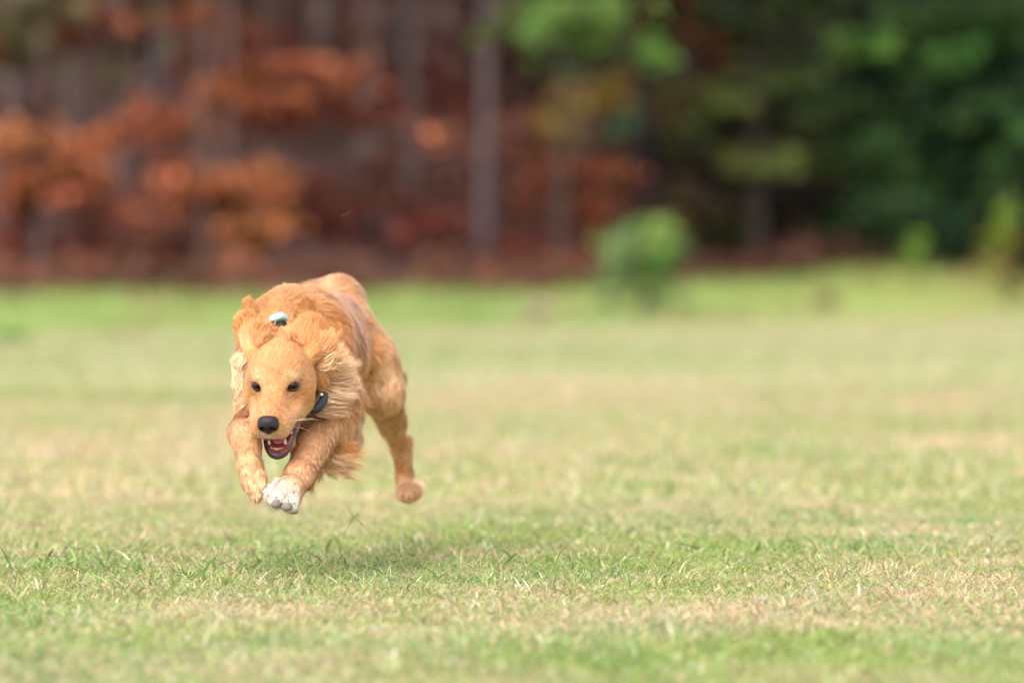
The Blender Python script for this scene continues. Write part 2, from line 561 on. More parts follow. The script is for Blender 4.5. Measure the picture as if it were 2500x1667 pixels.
def build_stalks():
    m = mat_vcol("stalk", 0.6, 0.3, transl=0.2)
    specs = [
        (832, 1345, 10.6, [(0, 0), (10, 45), (28, 80), (22, 100), (12, 110)], [[(22, 70), (38, 88), (50, 96)], [(26, 90), (40, 78), (56, 62)], [(44, 84), (36, 100)], [(46, 72), (64, 50)]], (0.30, 0.27, 0.13), "bent dry grass stalk with forked tip below the dog's raised paw"),
        (190, 1345, 10.3, [(0, 0), (1, 15), (0, 37)], [[(0, 5), (-25, 12)], [(0, 6), (26, 14)]], (0.25, 0.2, 0.1), "thin upright grass stem with two side spikes at the far left"),
        (1120, 1375, 10.05, [(0, 0), (-8, 45), (-18, 62)], [[(-8, 45), (8, 60)], [(-12, 52), (-28, 56)]], (0.28, 0.38, 0.12), "green seed head stem standing right of the shadow under the dog"),
        (1190, 1370, 10.1, [(0, 0), (4, 28), (10, 46)], [[(4, 28), (-8, 40)], [(6, 34), (16, 36)]], (0.30, 0.38, 0.14), "small green seed head beside the taller seed head stem"),
        (1592, 1385, 9.95, [(0, 0), (3, 40), (0, 56)], [[(3, 38), (-16, 60)], [(3, 38), (14, 62)], [(3, 36), (24, 48)], [(3, 36), (-22, 44)]], (0.36, 0.30, 0.16), "pale spreading grass seed head in the right half of the lawn"),
        (2418, 1350, 10.1, [(0, 0), (2, 35), (-2, 56)], [[(2, 34), (12, 54)], [(1, 40), (-12, 50)]], (0.30, 0.24, 0.15), "brown forked grass stem near the right edge of the lawn"),
    ]
    for px, py, d, main, arms, col, lab in specs:
        o_ = P(px, py, d); b = o_.copy(); b[2] = ground_z(b[0:1], b[1:2])[0]
        k = d / FPX
        rt = root("grass_stalk", b, lab, "grass stalk")
        mp = np.array([b] + [o_ + [u * k, 0, v * k] for u, v in main])
        bg_ = Bag(); bg_.add(*tube(smooth_path(mp, 8), np.linspace(0.0011, 0.0007, 8), 5), col=col)
        link("stem", bg_.mesh("stem", m), rt)
        sp = Bag()
        for a in arms:
            ap = np.array([o_ + [u * k, rng.normal(0, 0.002), v * k] for u, v in a])
            sp.add(*tube(smooth_path(ap, 6), np.linspace(0.0011, 0.0004, 6), 5), col=np.array(col) * 0.8)
        link("seed_head", sp.mesh("seed_head", m), rt)

# ================================================================== TREES
LEAF = BARK = None
def leaf_cloud(c, r, n, size, col, rr, flat=0.0, var=0.25, narrow=0.55):
    """n leaf-sized rhombs through the volume of an uneven ellipsoid"""
    u = unit(rr.normal(0, 1, (n, 3)))
    rad = np.abs(rr.normal(0, 0.62, n)) ** 0.8
    bump_ = 0.72 + 0.5 * fbm(u[:, 0] * 2.2 + c[0] * 3 + 9, u[:, 2] * 2.2 + u[:, 1] + 5, 8)
    p = c + u * r * (rad * bump_)[:, None]
    lump = fbm(p[:, 0] * 3.3 + 20, p[:, 2] * 3.3 + 7, 19)
    keep = lump > 0.36
    p, lump = p[keep], lump[keep]
    n = len(p)
    a = unit(rr.normal(0, 1, (n, 3)) * [1, 1, 1 - flat])
    b = unit(np.cross(a, rr.normal(0, 1, (n, 3))))
    s = size * rr.lognormal(0, 0.3, n)[:, None]
    V = np.stack([p - a * s, p + b * s * narrow, p + a * s, p - b * s * narrow], 1).reshape(-1, 3)
    cc = col * (1 + var * rr.normal(0, 1, (n, 1))).clip(0.35, 1.8) * (1 + 0.1 * rr.normal(0, 1, (n, 3)))
    cc = np.repeat(cc.clip(0.004, 0.7), 4, 0)
    q = np.arange(4 * n).reshape(-1, 4)
    return V, q, cc

def tree(name, label, cat, px, d, r0, height, clumps, bark=(0.085, 0.052, 0.046), lean=0.0, group=None, top=None, stemfork=0, seed=0, leaf=0.085):
    global LEAF, BARK
    if LEAF is None:
        LEAF = mat_vcol("leaf", 0.7, 0.25, transl=0.25)
        BARK = mat_vcol("bark", 0.9, 0.2, 0.35, 9)
    rr = np.random.default_rng(100 + seed)
    x = (px - 1250) / FPX * d
    z = float(ground_z(np.array([x]), np.array([d]))[0])
    rt = root(name, (x, d, z), label, cat, group)
    n = 10
    ts = np.linspace(0, 1, n)
    wob = np.cumsum(rr.normal(0, 0.012 * height / 8, (n, 2)), 0)
    path = np.stack([x + lean * height * ts + wob[:, 0] - wob[0, 0], d + wob[:, 1] - wob[0, 1], z - 0.1 + (height + 0.1) * ts], -1)
    rad = r0 * (1.0 - 0.75 * ts ** 1.2); rad[0] *= 1.3
    tr = Bag(); tr.add(*tube(path, rad, 10), col=bark)
    cr = Bag()
    for (cx, cy, rx, ry, dd, dens, col) in clumps:
        c = P(cx, cy, d + dd)
        k = (d + dd) / FPX
        r = np.array([rx * k, max(rx, ry) * k * 0.7, ry * k])
        # limb from the trunk to the clump
        zt = np.clip(c[2] - 0.25 * abs(c[0] - x) - 0.1, path[0, 2] + 0.1, path[-1, 2] - 0.05)
        i = np.interp(zt, path[:, 2], np.arange(n)); st = np.array([np.interp(i, np.arange(n), path[:, w]) for w in range(3)])
        rl = min(0.035, float(np.interp(i, np.arange(n), rad)) * 0.6)
        mid = (st + c) / 2 + rr.normal(0, 0.06, 3)
        tr.add(*tube(smooth_path([st, mid, c, c + (c - st) * 0.3 * rr.random()], 8), np.linspace(rl, 0.006, 8), 6), col=np.array(bark) * 0.9)
        for _ in range(5):
            e = c + rr.uniform(-0.85, 0.85, 3) * r
            tr.add(*tube(smooth_path([mid, (mid + e) / 2 + rr.normal(0, 0.05, 3), e], 5), np.linspace(0.012, 0.004, 5), 4), col=np.array(bark) * 0.9)
        nl = int(dens * 620 * (r[0] * r[2]) ** 0.9 / 0.2)
        m = 8
        for _ in range(m):
            cs = c + rr.uniform(-0.75, 0.75, 3) * r
            rs = r * np.array([rr.uniform(.7, 1.1), .6, rr.uniform(.22, .5)])
            V, q, cc = leaf_cloud(cs, rs, max(int(nl * 1.3 / m), 20), leaf, np.array(col) * rr.uniform(.8, 1.2), rr)
            cr.add(V, q, col=(1, 1, 1)); cr.c[-1] = cc
    if top:                                   # the part of the crown above the picture, which shades the wood
        zc, rh, rv, cnt, col = top
        for _ in range(cnt):
            c = np.array([path[-1, 0], d, z + zc]) + rr.normal(0, 0.5, 3) * [rh, rh, rv]
            V, q, cc = leaf_cloud(c, np.array([rh * 0.6, rh * 0.6, rv * 0.45]), 160, 0.22, np.array(col), rr)
            cr.add(V, q, col=(1, 1, 1)); cr.c[-1] = cc
    link("trunk", tr.mesh("trunk", BARK), rt)
    if cr.V:
        link("crown", cr.mesh("crown", LEAF, smooth=False), rt)
    return rt

RUST = (0.28, 0.086, 0.040); RUST2 = (0.32, 0.105, 0.040); RED = (0.22, 0.060, 0.036); ORG = (0.31, 0.115, 0.038)
OLV = (0.135, 0.175, 0.05); OLV2 = (0.18, 0.215, 0.055); GRN = (0.085, 0.17, 0.04); BRI = (0.145, 0.24, 0.055)
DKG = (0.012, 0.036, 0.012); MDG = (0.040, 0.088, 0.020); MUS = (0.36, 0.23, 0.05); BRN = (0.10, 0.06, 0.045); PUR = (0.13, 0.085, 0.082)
MAUVE = (0.115, 0.083, 0.078)

def build_trees():
    hi = (7.5, 2.2, 3.5, 7, (0.10, 0.08, 0.035))
    T = tree
    T("rust_tree", "small tree with a rounded clump of bright rust foliage at the left edge", "tree", 100, 66, 0.07, 3.0,
      [(120, 405, 125, 85, 0, 1.2, RUST2), (60, 450, 70, 70, 0.4, 0.9, RUST), (190, 470, 70, 60, -0.3, 0.6, RUST), (40, 560, 60, 60, .5, .35, RED), (230, 590, 90, 60, .5, .3, RED)], seed=1)
    T("rust_tree", "spreading tree whose long rust bough slants up above the dog's head", "tree", 560, 68, 0.11, 5.0,
      [(330, 325, 95, 42, 0, 1.0, RUST), (450, 285, 95, 48, 0, 1.0, RUST), (570, 235, 100, 60, 0, 1.2, RUST2), (700, 200, 105, 60, 0, 1.2, RUST), (830, 195, 95, 55, 0, 1.1, RUST),
       (900, 300, 90, 45, .3, .9, RED), (1000, 335, 75, 35, .4, .9, RUST), (760, 290, 90, 40, .2, .6, RED), (640, 300, 80, 40, .3, .6, RUST)], seed=2, top=hi)
    T("rust_tree", "low reddish tree spreading behind and left of the dog's back", "tree", 500, 66, 0.09, 3.2,
      [(380, 510, 95, 55, 0, 1.1, RUST), (470, 450, 75, 60, .3, .8, RUST), (590, 445, 100, 42, 0, 1.2, RUST2), (600, 555, 85, 50, 0, 1.1, ORG), (560, 640, 55, 55, -0.3, .9, RUST2), (430, 590, 70, 50, .3, .5, RED), (520, 510, 70, 60, .3, .7, RUST)], seed=3,
      bark=(0.085, 0.052, 0.043))
    T("rust_tree", "rust leaved tree with its foliage only along the top left of the photo", "tree", 225, 72, 0.10, 6.0,
      [(215, 35, 85, 50, 0, 1.2, RUST), (170, 90, 50, 40, 0, .8, RED), (5, 130, 30, 40, 0, 1, RUST2)], seed=4, top=hi)
    T("rust_tree", "tree with small rust sprays high above the slanting bough", "tree", 640, 74, 0.09, 6.0,
      [(510, 50, 65, 35, 0, 1.0, RUST), (600, 90, 75, 30, 0, .9, RED), (820, 110, 60, 40, 0, .35, BRN)], seed=5, top=hi)
    T("rust_tree", "low dull red brown thicket in the gloom right of the low reddish tree", "tree", 860, 76, 0.05, 2.6,
      [(700, 470, 90, 50, 0, .55, RED), (820, 560, 90, 60, 0, .6, RED), (930, 440, 80, 60, 0, .5, (0.17, 0.06, 0.04)), (1040, 540, 80, 60, 0, .55, RED), (960, 610, 100, 40, 0, .6, (0.15, 0.05, 0.035)), (740, 610, 90, 40, 0, .5, (0.13, 0.05, 0.04)), (1090, 420, 60, 80, .5, .4, (0.18, 0.08, 0.06))], seed=6)
    T("rust_tree", "dull red thicket at the foot of the wood in the far left", "tree", 250, 70, 0.05, 1.6,
      [(60, 610, 90, 50, 0, .8, (0.10, 0.04, 0.03)), (180, 620, 80, 40, 0, .8, (0.13, 0.05, 0.035)), (300, 600, 90, 50, 0, .7, (0.14, 0.05, 0.035)), (420, 640, 80, 35, 0, .7, (0.12, 0.045, 0.035))], seed=7)
    # bare grey trunks
    for i, (px, d, r, lab, bk) in enumerate([
        (30, 74, 0.11, "dark slim trunk at the left edge of the wood", (0.11, 0.08, 0.085)),
        (168, 75, 0.15, "first pale grey trunk from the left of the wood", MAUVE),
        (292, 73, 0.17, "broad pale grey trunk rising above the left end of the slanting rust bough", MAUVE),
        (385, 79, 0.12, "slender grey trunk just right of the broad pale one", (0.10, 0.08, 0.082)),
        (505, 76, 0.12, "grey trunk rising through the middle of the rust foliage", (0.15, 0.11, 0.105)),
        (690, 80, 0.13, "brown trunk behind the top of the rust bough", (0.13, 0.09, 0.08)),
        (890, 77, 0.16, "brown trunk straight above the dog's rump", (0.15, 0.10, 0.09)),
        (1010, 80, 0.14, "slim brown trunk left of the tall mauve trunk", (0.16, 0.11, 0.105)),
        (1187, 74, 0.115, "straight mauve grey trunk nearest the middle of the wood", (0.115, 0.080, 0.083)),
        (1290, 82, 0.09, "pinkish brown trunk right of the mauve trunk", (0.11, 0.068, 0.066)),
        (1575, 80, 0.20, "near black trunk above the round green shrub", (0.02, 0.013, 0.015)),
        (1930, 86, 0.14, "dark trunk left of the dark green tree", (0.05, 0.035, 0.035))]):
        T("bare_trunk_tree", lab, "tree", px, d, r * .8, 9.5, [(px + rng.uniform(-60, 60), -60, 90, 40, 1, .4, BRN)], bark=bk, seed=20 + i, top=(9, 2.3, 2.5, 6, (0.09, 0.075, 0.035)), lean=rng.uniform(-0.006, 0.006))
    T("autumn_tree", "thin mixed rust and mustard tree just left of the near black trunk", "tree", 1430, 76, 0.08, 4.5,
      [(1440, 420, 90, 35, 0, .9, RUST), (1430, 515, 75, 40, 0, .9, RUST), (1320, 600, 100, 45, 0, .9, RED), (1400, 300, 55, 90, .3, .7, MUS), (1465, 235, 45, 50, 0, .8, MUS), (1350, 400, 60, 80, .6, .4, RUST),
       (1230, 610, 60, 50, 0.5, .5, RED), (1520, 290, 40, 45, 0, .8, (0.08, 0.15, 0.07)), (1440, 620, 80, 40, .5, .6, RED), (1290, 480, 60, 60, .6, .35, RUST)], seed=40)
    T("green_tree", "tree with bright yellow green leaves hanging in at the top centre", "tree", 1370, 70, 0.07, 5.5,
      [(1420, 45, 115, 55, 0, 1.3, BRI), (1470, 90, 60, 35, 0, 1.1, BRI), (1590, 130, 42, 42, 0, 1.0, (0.15, 0.27, 0.05)), (1400, 150, 80, 40, .3, .6, GRN), (1260, 60, 90, 60, .5, .35, OLV)], bark=(0.05, 0.035, 0.03), seed=41, top=(6.5, 1.5, 1.2, 5, (0.1, 0.16, 0.04)))
    T("olive_tree", "wide olive and brown tree with drooping sprays right of the near black trunk", "tree", 1850, 80, 0.13, 6.0,
      [(1740, 235, 120, 32, 0, 1.1, OLV2), (1860, 215, 110, 32, 0, 1.0, OLV), (1800, 300, 130, 40, .4, .7, OLV), (1700, 130, 80, 50, .3, .5, RED), (1640, 250, 50, 60, 0, .7, (0.2, 0.12, 0.05)),
       (1900, 60, 150, 60, .4, 0.9, OLV), (2020, 130, 110, 60, .4, 0.8, OLV), (1890, 385, 90, 45, 0, 1.2, OLV2), (2060, 290, 120, 40, 0, 1.0, OLV2), (2010, 380, 100, 60, .4, .8, OLV), (1760, 40, 80, 40, .5, .6, OLV), (1960, 200, 90, 50, .6, .7, OLV), (1840, 120, 160, 90, .8, .9, (.09, .10, .035)), (1850, 330, 170, 80, .8, .9, (.095, .11, .035)), (1750, 180, 150, 60, .9, .9, (.10, .11, .035)), (1980, 330, 130, 60, .9, .9, (.09, .12, .035)), (1700, 310, 100, 50, .9, .7, (.12, .10, .04))], bark=(0.045, 0.035, 0.03), seed=42, top=hi)
    T("olive_tree", "low olive brown thicket tree behind the bank right of the round shrub", "tree", 2010, 84, 0.08, 3.2,
      [(2000, 460, 110, 50, 0, .9, PUR), (1700, 430, 120, 60, .4, .9, PUR), (1820, 470, 110, 55, .2, .9, PUR), (1780, 540, 120, 40, 0, .7, (0.12, 0.10, 0.05)), (1900, 520, 110, 45, 0, .8, (0.11, 0.12, 0.05)), (2080, 480, 80, 60, 0, .8, (0.08, 0.11, 0.035)), (1720, 545, 110, 35, 0, .8, (0.19, 0.10, 0.05)), (1800, 580, 90, 40, 0, .6, OLV), (2030, 520, 60, 45, 0, .7, GRN), (1900, 590, 110, 30, 0, .6, (0.1, 0.08, 0.04)), (2170, 590, 60, 25, 0, .7, RED), (1690, 430, 110, 60, 1.0, .7, (0.07, 0.035, 0.045))], seed=43)
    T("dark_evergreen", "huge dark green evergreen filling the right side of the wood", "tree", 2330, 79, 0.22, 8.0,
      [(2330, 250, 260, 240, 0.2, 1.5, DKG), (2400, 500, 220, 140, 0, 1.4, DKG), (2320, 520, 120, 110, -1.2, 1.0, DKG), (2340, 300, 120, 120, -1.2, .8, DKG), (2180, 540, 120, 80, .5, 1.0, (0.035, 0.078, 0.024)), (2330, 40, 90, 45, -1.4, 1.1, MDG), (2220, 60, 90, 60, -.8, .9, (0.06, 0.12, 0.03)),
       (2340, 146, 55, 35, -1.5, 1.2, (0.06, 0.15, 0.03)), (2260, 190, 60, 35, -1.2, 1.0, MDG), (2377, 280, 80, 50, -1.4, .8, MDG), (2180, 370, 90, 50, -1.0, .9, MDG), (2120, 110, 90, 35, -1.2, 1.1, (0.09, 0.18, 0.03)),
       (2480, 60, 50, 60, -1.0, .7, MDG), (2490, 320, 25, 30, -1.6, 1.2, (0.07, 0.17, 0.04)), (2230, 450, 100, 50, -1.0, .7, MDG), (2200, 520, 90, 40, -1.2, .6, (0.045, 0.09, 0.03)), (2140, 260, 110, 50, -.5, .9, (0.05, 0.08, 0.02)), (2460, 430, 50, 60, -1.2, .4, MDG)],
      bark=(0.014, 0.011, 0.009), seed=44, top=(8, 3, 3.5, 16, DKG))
    # shrubs on the bank
    T("round_shrub", "round bluish green shrub standing alone on the bank", "shrub", 1578, 59, 0.02, 0.75,
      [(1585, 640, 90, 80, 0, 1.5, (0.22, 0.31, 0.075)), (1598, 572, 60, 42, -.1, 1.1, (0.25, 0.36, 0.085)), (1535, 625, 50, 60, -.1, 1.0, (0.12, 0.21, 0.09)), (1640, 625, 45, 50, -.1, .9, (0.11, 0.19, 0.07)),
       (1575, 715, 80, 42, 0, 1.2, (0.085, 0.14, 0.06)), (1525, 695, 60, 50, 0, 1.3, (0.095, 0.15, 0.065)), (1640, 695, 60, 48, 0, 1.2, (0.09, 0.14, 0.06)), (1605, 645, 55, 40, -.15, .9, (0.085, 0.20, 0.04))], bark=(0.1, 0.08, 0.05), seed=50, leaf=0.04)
    T("yellow_shrub", "ragged yellow green and orange shrub at the right edge of the bank", "shrub", 2465, 70, 0.02, 1.6,
      [(2458, 545, 18, 70, 0, 1.3, (0.16, 0.24, 0.03)), (2445, 590, 45, 30, 0, .9, (0.22, 0.25, 0.03)), (2480, 620, 50, 35, 0, 1.2, MUS), (2490, 575, 22, 25, 0, .9, ORG), (2440, 665, 70, 35, 0, .7, (0.26, 0.22, 0.06)), (2495, 700, 50, 35, -.3, .8, (0.17, 0.16, 0.03))], seed=51, leaf=0.045)
    T("slim_sapling", "slim yellow green sapling on the bank before the dark evergreen", "shrub", 2235, 74, 0.015, 1.0,
      [(2235, 600, 22, 35, 0, 1.2, (0.17, 0.28, 0.04)), (2230, 640, 40, 30, 0, .9, (0.2, 0.28, 0.05))], seed=52, leaf=0.045)
    T("grey_brown_shrub", "thin low grey brown shrub at the foot of the bank right of the round shrub", "shrub", 1985, 64, 0.015, 0.3,
      [(1985, 745, 35, 16, 0, .35, (0.2, 0.18, 0.08)), (2030, 735, 25, 18, 0, .3, (0.25, 0.17, 0.11))], seed=53, leaf=0.04)
    T("dead_shrub", "small pale tan dead shrub at the foot of the bank right of the dog", "shrub", 1290, 55, 0.012, 0.25,
      [(1300, 762, 55, 16, 0, .4, (0.42, 0.36, 0.21))], seed=54, leaf=0.04)
    T("low_green_weed", "bright green weed clump at the left edge where the lawn ends", "shrub", 25, 44, 0.01, 0.12,
      [(15, 825, 55, 22, 0, 1.6, (0.10, 0.27, 0.035))], seed=55, leaf=0.035)
    # the mass of the wood beyond
    rr = np.random.default_rng(9)
    w = Bag()
    for _ in range(150):
        d = rr.uniform(84, 125); x = rr.uniform(-1, 1) * (d * 0.095 + 3)
        z = float(ground_z(np.array([x]), np.array([d]))[0])
        ax = rr.normal(0, 0.15, 2)
        col = (np.array([0.13, 0.090, 0.082]) if x < 2 else np.array([0.06, 0.04, 0.035])) * rr.uniform(0.5, 1.5)
        w.add(*tube(np.array([[x, d, z - 0.2], [x + ax[0], d, z + 4], [x + ax[0] * 2, d + ax[1], z + 11]]), np.array([0.17, 0.13, 0.07]) * rr.uniform(0.6, 1.3), 7), col=col)
    for _ in range(460):
        d = rr.uniform(79, 118); x = rr.uniform(-1, 1) * (d * 0.1 + 3)
        z = float(ground_z(np.array([x]), np.array([d]))[0])
        right = np.clip(x / 4, 0, 1)
        col = np.array([0.17, 0.070, 0.048]) * (1 - right) + np.array([0.055, 0.075, 0.032]) * right
        if rr.random() < 0.15 and x < 2: col = np.array(RED) * 0.8
        col = col * rr.uniform(0.4, 1.35)
        V, q, cc = leaf_cloud(np.array([x, d, z + rr.uniform(0.2, 4)]), np.array([rr.uniform(.5, 1.2), .6, rr.uniform(.3, .8)]), 220, 0.12, col, rr)
        w.add(V, q, col=(1, 1, 1)); w.c[-1] = cc
    for _ in range(70):                      # dark undergrowth along the front of the wood
        x = rr.uniform(-8.5, 8.5)
        d = float(wood_y(np.array([x]))[0]) + rr.uniform(0.3, 5)
        z = float(ground_z(np.array([x]), np.array([d]))[0])
        V, q, cc = leaf_cloud(np.array([x, d, z + rr.uniform(0.02, .3)]), np.array([rr.uniform(.4, .9), .4, rr.uniform(.12, .25)]), 180, 0.07, np.array([0.15, 0.062, 0.038]) * rr.uniform(.5, 1.4), rr)
        w.add(V, q, col=(1, 1, 1)); w.c[-1] = cc
    for _ in range(80):
        d = rr.uniform(85, 130); x = rr.uniform(-1, 1) * (d * 0.1 + 5)
        z = float(ground_z(np.array([x]), np.array([d]))[0])
        V, q, cc = leaf_cloud(np.array([x, d, z + rr.uniform(6, 11)]), np.array([2.4, 2.4, 1.2]), 260, 0.3, np.array([0.07, 0.07, 0.03]), rr)
        w.add(V, q, col=(1, 1, 1)); w.c[-1] = cc
    tag(link("woodland", w.mesh("woodland", LEAF, smooth=False)), "dim brown depths of the wood, far trunks and undergrowth run together", "woodland", kind="stuff")

# ================================================================== THE DOG
YAW, TILT = math.radians(8.5), math.radians(27)
HO = P(672.5, 940.5, 10.0)
cT, sT, cY, sY = math.cos(TILT), math.sin(TILT), math.cos(YAW), math.sin(YAW)
HX = np.array([cY, -sY, 0])
HF = np.array([-sY * cT, -cY * cT, -sT])
HU = -np.cross(HX, HF)
HM = np.stack([HX, HF, HU])           # rows: local axes in world space
def H(x, y, z):
    return HO + HX * x + HF * y + HU * z
def Hv(x, y, z):
    return unit(HX * x + HF * y + HU * z)

FUR = np.array([0.60, 0.260, 0.086])
FACE = np.array([0.655, 0.305, 0.120])
LEG = np.array([0.72, 0.390, 0.195])
GOLD = np.array([0.56, 0.228, 0.062])
DEEP = np.array([0.52, 0.215, 0.065])
PALE = np.array([0.68, 0.40, 0.20])
CREAM = np.array([0.78, 0.505, 0.295])
WHITE = np.array([0.80, 0.71, 0.62])
PINK = np.array([0.58, 0.265, 0.115])

def dog_prims():
    A = []
    back = unit(P(833, 700, 10.9) - P(700, 700, 10.3)); back[2] = 0; back = unit(back)
    sideR = unit(np.cross(back, [0, 0, 1.0]))       # toward the visible flank (image right, towards camera)
    if sideR[0] < 0: sideR = -sideR
    BM = np.stack([sideR, back, [0, 0, 1.0]])
    dn = np.array([0, 0, -1.0])
    L = np.array([-1.0, 0, 0]); R = -L
    # --- trunk of the body
    A += [E_(P(745, 872, 10.46), (.093, .25, .118), BM, k=.03, comb=back + dn * .55 + sideR * .1, fl=.026, col=GOLD, lift=.05),
          E_(P(706, 795, 10.34), (.050, .12, .068), BM, k=.04, comb=back * .6 + dn * .3 , fl=.022, col=FUR, lift=.08),
          C_(P(650, 815, 10.30), P(638, 935, 10.20), .052, .044, k=.035, comb=dn + back * .3 + L * .1, fl=.016, col=PINK * 1.1, lift=.08),
          C_(P(782, 815, 10.32), P(800, 985, 10.22), .055, .047, k=.035, comb=dn * .8 + back * .8, fl=.022, col=GOLD, lift=.08),
          C_(P(715, 805, 10.34), P(694, 872, 10.12), .066, .058, k=.03, comb=back + dn * .15, fl=.018, col=FUR, lift=.1),
          E_(P(705, 965, 10.28), (.080, .075, .062), BM, k=.04, comb=dn + back * .5, fl=.026, col=DEEP * 1.05, lift=.15),
          C_(P(770, 880, 10.62), P(832, 855, 10.88), .088, .070, k=.05, comb=back + dn * .5, fl=.018, col=FUR, lift=.06),
          # back line, loin and rump
          C_(P(745, 775, 10.5), P(815, 775, 10.78), .040, .048, k=.05, comb=back + dn * .2, fl=.016, col=PINK, lift=.06),
          E_(P(826, 758, 10.95), (.055, .10, .070), BM, k=.025, comb=back + dn * .5, fl=.014, col=PINK, lift=.08),
          E_(P(776, 745, 10.98), (.046, .075, .048), BM, k=.02, comb=back * .4 + L + dn * .3, fl=.020, col=PINK * 1.0, lift=.12),
          # tail root swung off to the left behind
          C_(P(795, 735, 11.02), P(750, 735, 11.12), .030, .020, k=.03, comb=L + back * .5 + dn * .2, fl=.014, col=PINK * 1.1, lift=.12),
          C_(P(750, 735, 11.12), P(744, 760, 11.30), .020, .015, k=.02, comb=L + back + dn * .5, fl=.02, col=PALE, lift=.15)]
    # --- hind leg in view (image right)
    A += [C_(P(852, 810, 10.90), P(904, 885, 10.86), .052, .050, k=.035, comb=dn + back * .5, fl=.014, col=LEG, lift=.08),
          C_(P(904, 885, 10.86), P(930, 955, 10.86), .048, .043, k=.03, comb=dn + back * .35, fl=.013, col=LEG * 1.08, lift=.08),
          C_(P(930, 955, 10.86), P(958, 1035, 10.98), .040, .025, k=.025, comb=dn + back * .2, fl=.015, col=LEG * 1.05, lift=.12),
          C_(P(958, 1035, 10.98), P(975, 1095, 11.07), .023, .0165, k=.02, comb=dn, fl=.012, col=LEG, lift=.1),
          C_(P(995, 1075, 11.12), P(988, 1112, 11.12), .011, .016, k=.018, comb=dn, fl=.012, col=FUR, lift=.1),
          C_(P(980, 1100, 11.08), P(989, 1165, 11.12), .0185, .0165, k=.015, comb=dn, fl=.010, col=LEG, lift=.1),
          C_(P(989, 1165, 11.12), P(995, 1198, 11.10), .0165, .0215, k=.015, comb=dn, fl=.010, col=LEG * 1.03, lift=.1),
          C_(P(984, 1196, 11.07), P(982, 1208, 11.03), .0145, .0125, k=.007, comb=dn, fl=.008, col=LEG, lift=.1),
          C_(P(998, 1198, 11.06), P(998, 1211, 11.02), .0145, .0125, k=.007, comb=dn, fl=.008, col=LEG, lift=.1),
          C_(P(1013, 1194, 11.08), P(1014, 1206, 11.04), .014, .012, k=.007, comb=dn, fl=.010, col=PALE, lift=.1)]
    # --- far hind leg tucked forward
    A += [C_(P(800, 820, 10.86), P(806, 940, 10.66), .062, .045, k=.03, comb=dn, fl=.02, col=LEG, lift=.2),
          C_(P(806, 940, 10.66), P(856, 1018, 10.80), .038, .022, k=.02, comb=dn, fl=.016, col=LEG, lift=.2),
          C_(P(856, 1018, 10.80), P(858, 1072, 10.66), .019, .017, k=.02, comb=dn, fl=.014, col=PALE, lift=.2),
          C_(P(858, 1072, 10.66), P(857, 1090, 10.60), .020, .017, k=.01, comb=dn, fl=.012, col=PALE, lift=.2)]
    # --- front leg reaching out, sole to the camera (image right)
    fo = unit(P(728, 1160, 9.98) - P(795, 1035, 10.18))
    A += [C_(P(797, 960, 10.22), P(795, 1040, 10.20), .048, .040, k=.03, comb=dn + back * .5, fl=.03, col=LEG, lift=.2),
          C_(P(790, 1035, 10.19), P(762, 1095, 10.10), .036, .031, k=.02, comb=fo + R * .15, fl=.015, col=LEG * 1.06, lift=.12),
          C_(P(762, 1095, 10.10), P(733, 1158, 9.99), .031, .0245, k=.02, comb=fo + R * .1, fl=.013, col=LEG * 1.08, lift=.12),
          C_(P(733, 1158, 9.99), P(708, 1192, 9.93), .0245, .0230, k=.015, comb=fo, fl=.012, col=LEG * 1.1, lift=.12),
          C_(P(708, 1192, 9.93), P(698, 1212, 9.90), .0225, .0215, k=.012, comb=fo + L * .3, fl=.011, col=CREAM, lift=.10)]
    for (ax, ay, bx, by, rr_) in ((684, 1200, 668, 1222, .0145), (696, 1196, 686, 1216, .015), (706, 1208, 702, 1232, .0145), (716, 1212, 714, 1240, .0135)):
        A.append(C_(P(ax, ay, 9.91), P(bx, by, 9.865), rr_, rr_ * .8, k=.006, comb=unit(P(bx, by, 9.84) - P(ax, ay, 9.91)) + L * .15, fl=.007, col=WHITE, lift=.06))
    # --- front leg folded at the wrist, paw hanging (image left)
    A += [C_(P(640, 960, 10.24), P(626, 1015, 10.20), .044, .036, k=.03, comb=dn + L * .1, fl=.014, col=LEG, lift=.2),
          C_(P(626, 1015, 10.20), P(594, 1056, 10.03), .034, .0245, k=.018, comb=dn + np.array([0, -1.0, 0]), fl=.012, col=LEG, lift=.15),
          C_(P(594, 1056, 10.03), P(603, 1085, 10.00), .0235, .0225, k=.015, comb=dn, fl=.009, col=LEG * 1.02, lift=.1),
          C_(P(603, 1085, 10.00), P(611, 1140, 9.985), .0225, .0205, k=.015, comb=dn, fl=.009, col=LEG * 1.06, lift=.1),
          C_(P(611, 1140, 9.985), P(620, 1178, 9.975), .0205, .022, k=.012, comb=dn + R * .2, fl=.010, col=PALE * 1.12, lift=.12)]
    for (ax, ay, bx, by, rr_) in ((602, 1160, 608, 1192, .0105), (613, 1178, 620, 1211, .0112), (627, 1178, 632, 1210, .0112), (637, 1162, 641, 1186, .0105)):
        A.append(C_(P(ax, ay, 9.965), P(bx, by, 9.955), rr_, rr_ * .72, k=.005, comb=P(bx, by, 9.95) - P(ax, ay, 9.965), fl=.010, col=CREAM * np.array([1, .95, .9]), lift=.12))
    # --- head, in its own axes (x to image right, y along the muzzle, z up)
    hb = Hv(0, -1, 0); 
    def hc(x, y, z): return Hv(x, y, z)
    s = dict(fl=.010, lift=.14)
